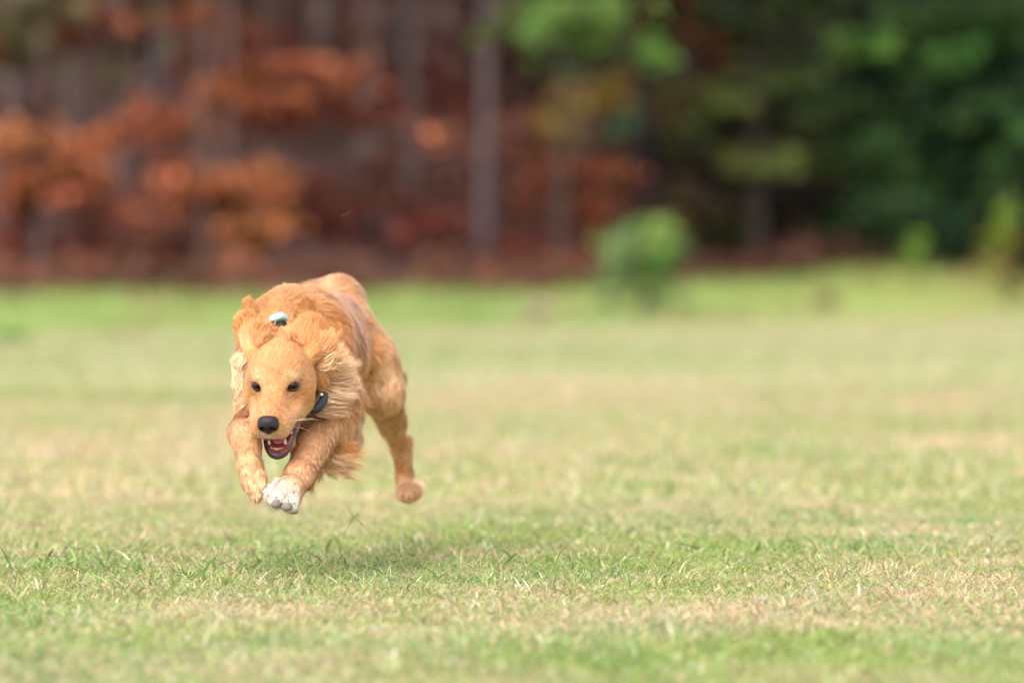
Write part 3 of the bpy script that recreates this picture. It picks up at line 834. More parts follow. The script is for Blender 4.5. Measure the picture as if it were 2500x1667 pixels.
    A += [E_(H(0, -.058, .004), (.0500, .072, .050), HM, k=.02, comb=hc(0, -1, .1), col=FACE * 1.04, **s),
          E_(H(0, -.036, .010), (.042, .038, .034), HM, k=.02, comb=hc(0, -1, .6), col=FACE * 1.08, **s),
          C_(H(0, .000, -.012), H(0, .070, -.024), .0275, .0215, k=.02, comb=hc(0, -1, .3), col=FACE * 1.0, fl=.005, lift=.12),
          C_(H(0, .055, -.022), H(0, .075, -.028), .0195, .017, k=.015, comb=hc(0, -1, .2), col=FACE * .95, fl=.004, lift=.1)]
    for sx in (-1, 1):
        A += [E_(H(sx * .0345, -.042, -.025), (.026, .045, .034), HM, k=.025, comb=hc(sx * .4, -1, -.2), col=FACE * 1.02, **s),
              E_(H(sx * .021, -.011, .014), (.018, .014, .009), HM, k=.012, comb=hc(sx * .5, -.8, .6), col=PALE * .92, fl=.006, lift=.15),
              C_(H(sx * .0245, .004, -.034), H(sx * .0175, .068, -.041), .020, .0180, k=.014, comb=hc(sx * .6, -1, -.3), col=FACE * 1.1 + .02, fl=.005, lift=.12),
              C_(H(sx * .030, .006, -.046), H(sx * .0180, .070, -.052), .0125, .0130, k=.01, comb=hc(sx * .5, -.8, -.6), col=PALE * .95, fl=.006, lift=.15),
              C_(H(sx * .035, -.030, -.055), H(sx * .034, .002, -.059), .020, .010, k=.016, comb=hc(sx * .4, -1, -.3), col=FACE * 1.05, **s),
              E_(H(sx * .041, .026, -.020), (.010, .022, .010), HM, k=.014, sub=True),
              # eye sockets
              E_(H(sx * .0325, .012, -.001), (.0094, .017, .0074), HM, k=.004, sub=True)]
    A.append(E_(H(0, .070, -.051), (.020, .019, .014), HM, k=.008, comb=Hv(0, -.3, -1), col=np.array([.62, .47, .36]), fl=.005, lift=.12))
    # lower jaw, dropped open and a little to image right
    jx = .0045
    for sx in (-1, 1):
        A += [C_(H(sx * .027 + jx * .3, -.030, -.064), H(sx * .0155 + jx, .030, -.098), .0090, .0078, k=.010, comb=hc(sx * .3, -1, -.5), col=FACE * 1.05, fl=.007, lift=.15),
              C_(H(sx * .0155 + jx, .030, -.098), H(sx * .008 + jx, .050, -.104), .0095, .0095, k=.008, comb=hc(sx * .3, -1, -.5), col=FACE, fl=.005, lift=.15)]
    A += [E_(H(jx, .012, -.103), (.022, .042, .008), HM, k=.01, comb=hc(0, -1, -.4), col=FACE * .9, fl=.007, lift=.15),
          E_(H(.002, -.045, -.066), (.036, .034, .030), HM, k=.015, comb=hc(0, -1, -.4), col=FACE * .95, fl=.014, lift=.2)]
    # --- ears thrown up and back
    wave = dict(k=.010, lift=.03)
    EL = unit(np.array([[1, 0, .30], [0, 1, .3], [-.30, -.3, 1]])); ER = unit(np.array([[1, 0, -.22], [0, 1, .3], [.22, -.3, 1]]))
    A += [C_(P(624, 872, 10.055), P(607, 830, 10.09), .013, .018, comb=P(600, 780, 10.1) - P(625, 870, 10.05), fl=.018, col=FUR * 1.18, **wave),
          E_(P(610, 806, 10.10), (.027, .008, .038), EL, comb=P(605, 740, 10.15) - P(618, 840, 10.08), fl=.008, col=FUR * 1.05, **wave),
          E_(P(614, 762, 10.125), (.014, .006, .030), EL, comb=P(617, 730, 10.15) - P(612, 800, 10.08), fl=.006, col=FUR * 1.05, **wave),
          E_(P(634, 822, 10.08), (.022, .010, .022), unit(np.array([[1, 0, -.5], [0, 1, .3], [.5, -.3, 1]])), comb=P(655, 785, 10.12) - P(625, 860, 10.05), fl=.018, col=FUR, **wave),
          C_(P(752, 868, 10.055), P(768, 835, 10.09), .015, .018, comb=P(800, 800, 10.12) - P(755, 870, 10.05), fl=.024, col=FUR * 1.15, **wave),
          E_(P(758, 812, 10.10), (.032, .009, .036), ER, comb=P(745, 745, 10.15) - P(765, 850, 10.08), fl=.009, col=FUR * 1.05, **wave),
          E_(P(744, 766, 10.105), (.018, .006, .032), ER, comb=P(741, 735, 10.15) - P(750, 800, 10.08), fl=.010, col=DEEP * .85, **wave),
          E_(P(722, 822, 10.09), (.022, .010, .020), unit(np.array([[1, 0, .5], [0, 1, .3], [-.5, -.3, 1]])), comb=P(705, 800, 10.13) - P(740, 850, 10.06), fl=.011, col=FUR * .98, **wave),
          E_(P(785, 872, 10.09), (.024, .012, .024), comb=P(830, 850, 10.15) - P(775, 880, 10.06), fl=.026, col=PALE, **wave),
          E_(P(776, 905, 10.09), (.014, .014, .026), comb=P(800, 950, 10.18) - P(775, 890, 10.05), fl=.024, col=FUR * .92, **wave)]
    return A

def head_local(p):
    return (p - HO) @ HM.T

def dog_attr(prims, p):
    """coat attributes at points: comb direction, length, colour, lift"""
    W = 0; comb = 0; fl = 0; col = 0; lift = 0
    for q in prims:
        if q.sub or q.comb is None:
            continue
        d = np.maximum(q.d(p), -0.006)
        w = np.exp(-(d + 0.006) / 0.0045)[:, None] + 1e-12
        W = W + w
        comb = comb + w * q.comb
        fl = fl + w * q.fl
        col = col + w * np.asarray(q.col)
        lift = lift + w * q.lift
    return unit(comb / W), (fl / W)[:, 0], col / W, (lift / W)[:, 0]

def blob(a, c, r):
    return np.exp(-(((a - np.array(c)) / np.array(r)) ** 2).sum(-1))

def strands(rootp, nrm, comb, L, lift, width, cols, r, K=4, clump=0.55, wave=0.0, guide=28, frizz=0.12):
    n = len(rootp)
    comb = comb + np.array([0, 0, -0.25])
    tan = unit(comb - (comb * nrm).sum(-1, keepdims=True) * nrm)
    sd = unit(np.cross(tan, nrm))
    tan = unit(tan + sd * r.normal(0, frizz, (n, 1)))
    L = L * r.lognormal(0, 0.22, n)
    d0 = unit(tan + nrm * (lift * 1.6 + 0.08 * np.abs(r.normal(0, 1, n)))[:, None])
    d1 = unit(tan + nrm * (lift * 0.35)[:, None])
    ts = np.linspace(0, 1, K)
    pts = np.stack([rootp + L[:, None] * (d0 * (t - t * t / 2) + d1 * (t * t / 2)) for t in ts], 1)
    # clumps share a tip
    m = max(n // guide, 1)
    gi = r.choice(n, m, replace=False)
    kd = kdtree.KDTree(m)
    for i, g in enumerate(gi):
        kd.insert(rootp[g], i)
    kd.balance()
    near = np.fromiter((kd.find(v)[1] for v in rootp), np.int64, n)
    g = gi[near]
    off = (pts[g, -1] - pts[:, -1])
    ph = r.uniform(0, 6.28, m)[near]
    amp = (wave * L * (0.6 + 0.8 * r.random(m)[near]))
    sdl = unit(np.cross(tan, nrm))
    for k, t in enumerate(ts):
        pts[:, k] += off * clump * t ** 1.6
        if wave:
            pts[:, k] += sdl * (amp * (np.sin(ph + t * 5.0) - np.sin(ph)) * t)[:, None]
    tone = (1 + 0.12 * r.normal(0, 1, m))[near][:, None]
    cols = cols * tone * (1 + 0.10 * r.normal(0, 1, (n, 1)))
    cols = cols * (1 + 0.05 * r.normal(0, 1, (n, 1)) * np.array([0.3, 0, -1.0]))
    dirv = unit(pts[:, -1] - pts[:, 0])
    side = unit(np.cross(dirv, nrm))
    inf = (rootp[:, 1:2] < 10.13) & (rootp[:, 2:3] > 0.24)
    N = unit(nrm + 0.28 * r.normal(0, 1, (n, 3)) + np.where(inf, .06, .20) * r.normal(0, 1, (m, 3))[near])
    return ribbons(pts, side, width * r.lognormal(0, 0.25, n), cols.clip(0.005, 0.95), N)

def build_dog():
    r = np.random.default_rng(42)
    prims = dog_prims()
    xs = np.arange(-0.60, -0.10, 0.0026)
    ys = np.concatenate([np.arange(9.80, 10.22, 0.0022), np.arange(10.22, 11.40, 0.005)])
    zs = np.arange(0.06, 0.64, 0.0026)
    V, Q = surface_nets(prims, xs, ys, zs)
    V, N = polish(prims, V)
    comb, fl, col, lift = dog_attr(prims, V)
    hl = head_local(V)
    inhead = (hl[:, 1] > -0.15) & (np.abs(hl[:, 0]) < 0.075)

    def paint(p, col):
        a = head_local(p)
        wn_ = .75 * np.exp(-(np.linalg.norm((p - P(668, 740, 10.30)) * [1, .5, 1], axis=-1) / .030) ** 2)[:, None]
        col = col * (1 - wn_) + DEEP * .95 * wn_
        wn_ = .8 * np.exp(-(np.linalg.norm((p - P(688, 1216, 9.865)) * [1.6, 1, .7], axis=-1) / .007) ** 2)[:, None]
        col = col * (1 - wn_) + np.array([.50, .24, .13]) * wn_
        st = fbm(p[:, 0] * 16 + p[:, 2] * 34, p[:, 1] * 9 + p[:, 2] * 8, 31, 2)[:, None]
        bodyw = np.clip((p[:, 1:2] - 10.12) / .1, 0, 1)
        col = col * (1 + bodyw * (st - .5) * np.array([.55, .85, 1.2]))
        def mixc(col, w, c): return col * (1 - w[:, None]) + np.array(c) * w[:, None]
        # darker centre of the brow, pale brows, pale muzzle sides, dark skin at eyes, mouth and lips
        col = mixc(col, 0.65 * blob(a, (0, .0, .010), (.013, .04, .026)), DEEP * 1.05)
        col = mixc(col, 0.55 * blob(a, (0, .060, .0), (.014, .022, .03)), DEEP * 1.05)
        for sx in (-1, 1):
            col = mixc(col, 0.60 * blob(a, (sx * .041, .0, -.026), (.012, .02, .009)), DEEP)  # darker orange cheek, with the shadow below the eye painted in
            col = mixc(col, 0.55 * blob(a, (sx * .030, .045, -.048), (.014, .04, .010)), CREAM)
            col = mixc(col, 0.35 * blob(a, (sx * .045, -.03, .010), (.014, .03, .020)), DEEP)
            for bx, bz in ((.022, .0195), (.030, .0170), (.038, .0135)):
                col = mixc(col, 0.62 * blob(a, (sx * bx, .0, bz), (.007, .03, .0042)), CREAM)
            col = mixc(col, 0.25 * blob(a, (sx * .018, .0, -.008), (.006, .03, .010)), DEEP * .9)
            col = mixc(col, 0.96 * np.clip(1.6 * blob(a, (sx * .0325, .006, -.001), (.0108, .022, .0066)), 0, 1), (.035, .018, .014))
        col = mixc(col, 0.55 * blob(a, (0, .088, -.052), (.030, .022, .012)), (.50, .42, .36))
        inm = (a[:, 1] > -.045) & (a[:, 1] < .078) & (((a[:, 0] - .005) / .027) ** 2 + ((a[:, 2] + .083) / .024) ** 2 < 1)
        return col, inm
    colp, inm = paint(V, col)
    # inside of the mouth: skin facing the gap between the jaws
    gap_c = head_local(V) - np.array([.004, .02, -.078])
    facing = -((N @ HM.T) * unit(gap_c)).sum(-1)
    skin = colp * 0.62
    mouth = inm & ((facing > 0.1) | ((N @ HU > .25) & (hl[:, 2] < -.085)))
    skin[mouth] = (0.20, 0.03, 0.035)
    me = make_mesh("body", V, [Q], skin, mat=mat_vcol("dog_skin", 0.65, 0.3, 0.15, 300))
    feet = P(760, 1385, 10.4); feet[2] = 0.0
    dog = root("dog", feet, "golden retriever in mid leap, running towards the camera with mouth open and ears flying", "dog")
    body = link("body", me, dog)

    COAT_GAPS = [(P(681, 779, 10.105), .026), (P(681, 793, 10.105), .024), (P(674, 1229, 9.855), .0100), (P(701, 1237, 9.853), .0115), (P(717, 1248, 9.862), .0095), (P(689, 1224, 9.86), .006), (P(787, 968, 10.07), .012), (P(772, 996, 10.06), .010)]
    COAT_GAPS += [(q_, .0062) for q_ in smooth_path([H(.0365, .010, -.073), H(.031, .026, -.088), H(.026, .042, -.0995), H(.018, .055, -.1055), H(.007, .060, -.107), H(-.004, .056, -.1055), H(-.013, .044, -.100), H(-.018, .030, -.091), H(-.024, .010, -.078)], 26)]
    # ---- coat: short and long hair combed over the body
    def sample(n, weight=None):
        a, b, c, d = (V[Q[:, i]] for i in range(4))
        area = 0.5 * np.linalg.norm(np.cross(c - a, d - b), axis=-1)
        w = area.copy()
        if weight is not None: w *= weight
        f = r.choice(len(Q), n, p=w / w.sum())
        u, v = r.random((2, n, 1))
        w4 = ((1 - u) * (1 - v), u * (1 - v), u * v, (1 - u) * v)
        mixq = lambda A: sum(w_ * A[Q[f, i]] for i, w_ in enumerate(w4))
        return mixq(V), unit(mixq(N)), area.sum()
    Qc = V[Q].mean(1)
    hq = head_local(Qc)
    headw = np.clip(1.3 - np.abs(hq[:, 1] + .01) / .12, 0, 1) * (np.abs(hq[:, 0]) < .07) * (hq[:, 2] > -.12) * (hq[:, 2] < .07)
    front = 1.0 / (1 + np.exp((Qc[:, 1] - 10.6) / 0.2))
    nq = unit(N[Q].mean(1))
    facecam = np.clip(0.55 - nq[:, 1] * 0.8, 0.12, 1)
    out = []
    fur_mat = mat_vcol("coat_hair", 0.38, 0.45, transl=0.06)

    def coat(n, weight, K, w0, lmul, clump, wave, guide, frizz):
        p, nn, _ = sample(n, weight)
        cb, l, c, lf = dog_attr(prims, p)
        c, inm_ = paint(p, c)
        a = head_local(p)
        g = a - np.array([.004, .02, -.078])
        fc = -((nn @ HM.T) * unit(g)).sum(-1)
        keep = ~(inm_ & ((fc > 0.05) | ((nn @ HU > .25) & (a[:, 2] < -.085))))
        for sx in (-1, 1):                      # bare lids, bare nose
            e = ((a[:, 0] - sx * .0325) / .0086) ** 2 + ((a[:, 2] + .001) / .0058) ** 2
            keep &= ~((e < 1) & (a[:, 1] > -.03))
            near = np.exp(-np.maximum(e - 1, 0) / 1.5) * (a[:, 1] > -.03) * (a[:, 1] < .05)
            l = l * (1 - 0.6 * near)
        keep &= ~((a[:, 1] > .088) & (np.abs(a[:, 0]) < .016) & (a[:, 2] > -.040) & (a[:, 2] < -.010))
        for ct, rd in COAT_GAPS:
            keep &= np.linalg.norm(p - ct, axis=-1) > rd
        p, nn, cb, l, c, lf = p[keep], nn[keep], cb[keep], l[keep], c[keep], lf[keep]
        wdt = w0 * np.clip(l / 0.02, 0.5, 1.3)
        out.append(strands(p, nn, cb, l * lmul, lf, wdt, c, r, K, clump, wave, guide, frizz))
    coat(200000, (1 - headw) * (0.3 + 0.7 * front) * facecam, 4, .00088, 1.0, .38, .05, 20, .12)
    coat(110000, headw * facecam + 1e-9, 3, .0007, 1.0, .35, .0, 12, .10)
    coat(14000, (1 - headw) * facecam, 5, .0008, 1.5, .6, .10, 14, .25)      # stray longer hairs

    # ---- long flying hair
    def tuft(a, b, tips, n, L, w=.0010, rad=.008, col=FUR, var=.12, K=6, wav=.10, spread=.12, group=16, nrm=(0, -1, .5), ps=.25):
        """hair rooted along a..b, its ends streaming along the polyline directions tips (list of vectors)"""
        a, b = np.asarray(a, float), np.asarray(b, float)
        u = r.random(n)
        p0 = a + (b - a) * u[:, None] + r.normal(0, rad, (n, 3))
        dirs = np.array([unit(t) for t in tips])
        ng = max(n // group, 1)
        gid = r.integers(0, ng, n)
        gd = r.normal(0, spread, (ng, 3)); gl = r.lognormal(0, ps, ng); gph = r.uniform(0, 6.28, ng)
        gcol = 1 + var * r.normal(0, 1, ng)
        gu = r.random(ng)
        gp = a + (b - a) * gu[:, None] + r.normal(0, rad, (ng, 3))
        p0 = gp[gid] + (p0 - gp[gid]) * 0.45
        pts = [p0]
        Ln = L * gl[gid] * r.lognormal(0, .12, n)
        for k in range(1, K):
            t = (k - .5) / (K - 1)
            d = np.array([np.interp(t, np.linspace(0, 1, len(dirs)), dirs[:, w_]) for w_ in range(3)])
            dd = unit(d + gd[gid] * (0.5 + t) + r.normal(0, .03, (n, 3)))
            sv = unit(np.cross(dd, (0.3, -1, 0.2)))
            dd = unit(dd + sv * (wav * 3 * np.sin(gph[gid] + t * 6))[:, None])
            pts.append(pts[-1] + dd * (Ln / (K - 1))[:, None])
        pts = np.stack(pts, 1)
        ok = (np.linalg.norm(pts - P(681, 781, 10.105), axis=-1).min(1) > .019)
        cen = np.zeros((ng, 3)); np.add.at(cen, gid, pts[:, -1]); cen /= np.maximum(np.bincount(gid, minlength=ng), 1)[:, None]
        for k in range(K):
            pts[:, k] += (cen[gid] - pts[:, -1]) * .5 * (k / (K - 1)) ** 1.5
        nr = unit(np.asarray(nrm, float) + r.normal(0, .3, (n, 3)))
        side = unit(np.cross(unit(pts[:, -1] - pts[:, 0]), nr))
        cc = np.asarray(col) * gcol[gid][:, None] * (1 + .08 * r.normal(0, 1, (n, 1)))
        out.append(ribbons(pts[ok], side[ok], (np.full(n, w) * r.lognormal(0, .2, n))[ok], cc.clip(.01, .95)[ok], nr[ok]))
    V3 = lambda x, y, z: np.array([x, y, z], float)
    D = lambda x0, y0, d0, x1, y1, d1: P(x1, y1, d1) - P(x0, y0, d0)
    # ruff streaming back from under the collar (image right)
    for (x, y, d, ex, ey, n, L, c) in ((800, 905, 10.12, 868, 885, 1500, .048, CREAM), (795, 930, 10.12, 872, 925, 2000, .052, CREAM), (795, 955, 10.11, 868, 965, 2000, .052, CREAM * 1.03), (780, 985, 10.10, 850, 1000, 1500, .050, CREAM * .95), (812, 890, 10.14, 855, 850, 900, .040, CREAM)):
        tuft(P(x, y - 12, d), P(x, y + 14, d), [D(x, y, d, ex, ey + 4, d + .05), D(x, y, d, ex, ey - 14, d + .05)], n, L, rad=.010, col=c, spread=.10, wav=.04, ps=.15, var=.08, w=.0008)
    for (x, y, ex, ey) in ((840, 895, 873, 880), (850, 925, 872, 905), (846, 905, 860, 872), (852, 950, 875, 935), (830, 880, 836, 850)):
        tuft(P(x, y, 10.15), P(x, y + 6, 10.15), [D(x, y, 10, ex, ey + 8, 10), D(x, y, 10, ex - 6, ey - 18, 10)], 14, .022, rad=.005, col=CREAM, spread=.25, wav=.10, w=.0004, group=4)
    # ruff on the other side
    tuft(P(593, 860, 10.14), P(597, 980, 10.14), [V3(-.02, .3, -1), V3(-.15, .4, -1)], 3200, .022, rad=.009, col=CREAM * np.array([1, .95, .92]), spread=.10, wav=.06, ps=.15)
    tuft(P(596, 955, 10.14), P(610, 1005, 10.12), [V3(-.5, .1, -.8), V3(-.7, .1, -.4)], 900, .016, rad=.009, col=PALE, spread=.2, wav=.08)
    tuft(P(596, 865, 10.08), P(592, 895, 10.08), [V3(-.6, .3, -.2), V3(-.2, .4, -1)], 700, .018, rad=.007, col=CREAM, spread=.2, wav=.15)
    # whorls at the base of both ears
    tuft(P(775, 880, 10.07), P(795, 900, 10.08), [V3(.8, .2, .3), V3(.7, .4, .8)], 900, .024, rad=.008, col=PALE * 1.08, spread=.22, wav=.12)
    tuft(P(758, 855, 10.07), P(792, 858, 10.08), [V3(.8, .2, .5), V3(.4, .4, 1)], 1700, .030, rad=.010, col=FUR * 1.12, spread=.24, wav=.12)
    tuft(P(612, 868, 10.06), P(604, 840, 10.07), [V3(-.35, .3, 1), V3(-.1, .5, 1)], 800, .028, rad=.005, col=PALE, spread=.12, wav=.10)
    tuft(P(705, 838, 10.09), P(758, 845, 10.08), [V3(.15, .3, 1), V3(-.2, .5, 1)], 1200, .026, rad=.009, col=FUR * 1.1, spread=.18, wav=.12)
    tuft(P(622, 850, 10.07), P(650, 830, 10.09), [V3(.1, .3, 1), V3(.1, .5, 1)], 900, .026, rad=.008, col=FUR * 1.08, spread=.10, wav=.08)
    # long silky hair lying along the flaps, fanning up from their roots
    for (x0, y0, x1, y1, L, n, c_) in ((612, 858, 592, 790, .045, 500, FUR * 1.1), (616, 850, 606, 770, .050, 600, FUR * 1.08), (622, 848, 628, 775, .048, 600, FUR), (628, 848, 650, 792, .046, 600, FUR * 1.1), (632, 850, 664, 806, .038, 500, FUR * .95),
                                 (752, 850, 778, 790, .044, 600, FUR * 1.08), (745, 848, 755, 775, .050, 600, FUR * 1.05), (736, 846, 732, 780, .046, 600, FUR * 1.12), (728, 846, 712, 800, .036, 500, FUR * .95)):
        tuft(P(x0, y0, 10.062), P(x0 + 3, y0 - 8, 10.066), [P(x1, y1, 10.085) - P(x0, y0, 10.062), P(x1 + (4 if x0 < 700 else -4), y1 - 8, 10.10) - P(x0, y0, 10.062)], n, L, w=.0005, rad=.006, col=c_, spread=.06, wav=.08, ps=.12, var=.10, nrm=(0, -.8, .6))
    for (x0, y0, x1, y1, L, c_) in ((636, 842, 660, 804, .030, FUR * 1.05), (646, 832, 672, 802, .024, DEEP), (724, 842, 702, 806, .030, FUR * 1.05), (714, 832, 696, 806, .022, DEEP)):  # DEEP tufts colour in the shadow line between ear and skull
        tuft(P(x0, y0, 10.040), P(x0 + 4, y0 - 6, 10.046), [P(x1, y1, 10.075) - P(x0, y0, 10.040), P(x1, y1 - 8, 10.09) - P(x0, y0, 10.040)], 500, L, w=.0005, rad=.005, col=c_, spread=.07, wav=.08, ps=.12, nrm=(0, -.8, .6))
    # ear tips
    tuft(P(603, 768, 10.13), P(628, 775, 10.13), [V3(.05, .4, 1), V3(.1, .5, 1)], 400, .007, rad=.005, col=FUR * 1.0, spread=.05, wav=.03)
    tuft(P(735, 775, 10.13), P(762, 780, 10.13), [V3(-.1, .4, 1), V3(-.1, .5, 1)], 400, .007, rad=.005, col=DEEP * 1.2, spread=.06, wav=.06)
    # feathering behind the outstretched foreleg
    for (x, y, d, ex, ey, n, L, c, sp) in ((812, 1095, 10.17, 868, 1112, 1000, .056, FUR * 1.25, .17), (805, 1120, 10.14, 862, 1140, 1000, .054, PALE, .14), (795, 1135, 10.12, 850, 1150, 500, .044, PALE * 1.1, .16),
                                       (815, 1060, 10.18, 850, 1080, 700, .038, PALE, .25), (785, 1150, 10.09, 775, 1200, 260, .020, PALE, .25), (765, 1185, 10.04, 758, 1225, 160, .016, CREAM, .25), (835, 1125, 10.16, 905, 1105, 9, .055, PALE, .22)):
        tuft(P(x, y - 12, d), P(x - 6, y + 10, d), [D(x, y, d, ex, ey + 14, d + .03), D(x, y, d, ex, ey - 14, d + .05)], n, L, rad=.006, col=c, spread=sp, wav=.07, w=.0006, ps=.25, group=9)
    # belly fringe, chest fringe, back of thigh, tail, mane along the neck
    tuft(P(835, 985, 10.5), P(880, 945, 10.65), [V3(.2, .5, -.7), V3(.4, .6, -.5)], 900, .030, rad=.012, col=GOLD * 1.1, spread=.2)
    tuft(P(700, 1010, 10.24), P(760, 1030, 10.24), [V3(.1, .3, -1), V3(.3, .5, -.8)], 700, .030, rad=.010, col=DEEP * 1.1, spread=.2)
    tuft(P(968, 1000, 10.95), P(985, 900, 10.88), [V3(.5, .6, -.8), V3(.3, .8, -.6)], 500, .012, rad=.006, col=PALE, spread=.2)
    tuft(P(1016, 1172, 11.08), P(1020, 1202, 11.06), [V3(.8, .1, .1), V3(.5, .1, -.5)], 450, .009, rad=.005, col=CREAM * 1.08, spread=.3)
    # wrist and toes
    tuft(P(690, 1178, 9.925), P(722, 1186, 9.925), [V3(.5, .2, .5), V3(.8, .5, .2)], 400, .011, rad=.005, col=WHITE, spread=.25, wav=.06, w=.0006, nrm=(0, -.7, .8))
    tuft(P(668, 1190, 9.91), P(658, 1215, 9.90), [V3(-.7, -.1, .4), V3(-.8, .1, -.1)], 350, .009, rad=.004, col=WHITE, spread=.25, wav=.06, w=.0006, nrm=(0, -.7, .8))
    tuft(P(728, 1200, 9.93), P(728, 1235, 9.90), [V3(.5, .3, -.2), V3(.5, .5, -.4)], 350, .010, rad=.004, col=CREAM, spread=.25, wav=.06, w=.0006)
    tuft(P(672, 1185, 9.93), P(706, 1182, 9.92), [V3(-.4, -.5, .3), V3(-.6, -.6, -.1)], 1100, .012, rad=.006, col=WHITE, spread=.25, wav=.06, w=.0007, nrm=(0, -.6, .9))
    tuft(P(664, 1222, 9.87), P(690, 1238, 9.87), [V3(-.6, -.3, -.5), V3(-.5, -.2, -.8)], 200, .008, rad=.004, col=WHITE, spread=.4, wav=.1, w=.0008)
    tuft(P(696, 1238, 9.87), P(700, 1246, 9.87), [V3(0, -.2, -1), V3(.1, -.2, -1)], 60, .012, rad=.002, col=CREAM, spread=.2, wav=.1, w=.0008)
    tuft(P(608, 1180, 9.955), P(638, 1190, 9.955), [V3(0, -.1, -1), V3(.05, 0, -1)], 600, .012, rad=.006, col=CREAM * 1.08, spread=.14, wav=.06, w=.0008)
    # chin and lip fringe
    tuft(H(-.024, .066, -.060), H(.024, .066, -.060), [HF * .6 - HU, HF * .2 - HU], 420, .008, rad=.003, col=(.55, .45, .38), spread=.3, wav=0, w=.0005, K=3)
    # merge into one coat mesh
    Vs, qs, ts_, cs, Ns, o = [], [], [], [], [], 0
    for (v, q, t, c, n_) in out:
        Vs.append(v); cs.append(c); Ns.append(n_)
        if len(q): qs.append(q + o)
        ts_.append(t + o)
        o += len(v)
    me = make_mesh("coat", np.vstack(Vs), [np.vstack(qs), np.vstack(ts_)], np.vstack(cs), normals=np.vstack(Ns), mat=fur_mat)
    link("coat", me, dog)
    print("coat verts", o)

    # ---- whiskers
    wm = mat_vcol("whisker", .5)
    for (x, y, z, dx, dy, dz, L) in [(.031, .045, -.048, 1, -.5, -.05, .035), (.032, .035, -.052, 1, -.6, -.12, .045), (.032, .028, -.057, 1, -.7, -.2, .05), (.030, .050, -.056, 1, -.4, -.35, .038), (.030, .055, -.044, 1, -.3, .1, .03),
                                     (-.031, .045, -.048, -1, -.4, -.05, .025), (-.032, .035, -.052, -1, -.4, -.15, .028), (-.031, .028, -.057, -1, -.5, -.3, .026), (.024, .0, .024, .5, .6, 1, .012), (-.024, .0, .024, -.5, .6, 1, .012)]:
        a = H(x, y, z); d = Hv(dx, dy, dz)
        pth = smooth_path([a, a + d * L * .5 + HU * .001, a + d * L + HU * (-.004)], 6)
        wb = Bag(); wb.add(*tube(pth, np.linspace(.00026, .00012, 6), 4), col=(.8, .66, .5))
        link("whisker", wb.mesh("whisker", wm), dog)

    # ---- nose
    dark = mat_simple("nose_leather", (.020, .013, .016), .40, .22, bump=(900, .35), vary=.25)
    nz = (.0005, .094, -.0275)
    def NE(x, y, z, rx, ry, rz, **kw): return E_(H(nz[0] + x, nz[1] + y, nz[2] + z), (rx, ry, rz), HM, **kw)
    np_ = [NE(0, -.004, .005, .0185, .014, .0110, k=.004), NE(0, 0, -.004, .0135, .0125, .0115, k=.006), NE(-.0105, 0, -.002, .0085, .0105, .0095, k=.004), NE(.0105, 0, -.002, .0085, .0105, .0095, k=.004),
           NE(0, -.002, -.013, .0045, .008, .006, k=.004),
           NE(-.0080, .011, -.0035, .0052, .0080, .0048, k=.0015, sub=True), NE(.0080, .011, -.0035, .0052, .0080, .0048, k=.0015, sub=True),
           NE(-.0135, .007, -.006, .0045, .006, .0014, k=.001, sub=True), NE(.0135, .007, -.006, .0045, .006, .0014, k=.001, sub=True),
           NE(0, .0135, -.009, .0008, .004, .012, k=.0015, sub=True)]
    c = H(*nz); g = .0009
    v_, q_ = surface_nets(np_, np.arange(c[0] - .03, c[0] + .03, g), np.arange(c[1] - .03, c[1] + .03, g), np.arange(c[2] - .03, c[2] + .03, g))
    v_, _ = polish(np_, v_, 2)
    nose = link("nose", make_mesh("nose", v_, [q_], mat=dark), dog)

    # ---- eyes
    eye_m = bpy.data.materials.new("eye"); eye_m.use_nodes = True
    nt = eye_m.node_tree; b = nt.nodes["Principled BSDF"]
    b.inputs["Roughness"].default_value = .12; b.inputs["Specular IOR Level"].default_value = 0.05; b.inputs["Coat Weight"].default_value = .22; b.inputs["Coat Roughness"].default_value = .02
    at = nt.nodes.new("ShaderNodeVertexColor"); at.layer_name = "Col"; nt.links.new(at.outputs[0], b.inputs["Base Color"])
    lid_m = mat_simple("eyelid", (.030, .016, .014), .5, .4)
    for sx in (-1, 1):
        c = H(sx * .0325, .0014, -.0005)
        look = unit(np.array([0, 0, CAMH]) - c + np.array([0.0, 0, 0]))
        nb, nl = 18, 24
        A_ = unit(np.cross(look, [0, 0, 1.0])); B_ = np.cross(A_, look)
        vv = []; cc = []
        for i in range(nb + 1):
            ph = np.pi * i / nb
            for j in range(nl):
                tt = 2 * np.pi * j / nl
                vv.append(c + .0096 * (np.cos(ph) * look + np.sin(ph) * (np.cos(tt) * A_ + np.sin(tt) * B_)))
                cc.append((.003, .0025, .0025) if ph < .45 else ((.022, .009, .005) if ph < 1.0 else (.02, .012, .010)))
        a = np.arange((nb + 1) * nl).reshape(nb + 1, nl)
        q = np.stack([a[:-1], np.roll(a[:-1], -1, 1), np.roll(a[1:], -1, 1), a[1:]], -1).reshape(-1, 4)
        eo = link("eye", make_mesh("eye", np.array(vv), [q], np.array(cc), mat=eye_m), dog)
        th = np.linspace(0, 2 * np.pi, 40, endpoint=False)
        ring = []
        e_ = unit(HF + look * 1.3); xr = unit(HX - e_ * (HX @ e_)); ur = np.cross(xr, e_); ur = ur if ur[2] > 0 else -ur
        for t in th:
            ex = math.cos(t); ez = math.sin(t)
            x = .0086 * ex
            z = (.0054 if ez > 0 else .0054) * ez * (1 - .12 * ex * ex) + .0005 * ex
            yy = math.sqrt(max(.0096 ** 2 - min(x * x + z * z, .000075), 0)) - .0003
            ring.append(c + xr * sx * x + ur * z + e_ * yy)
        ring = np.array(ring + [ring[0], ring[1]])
        bb = Bag(); bb.add(*tube(ring, .0013, 6))
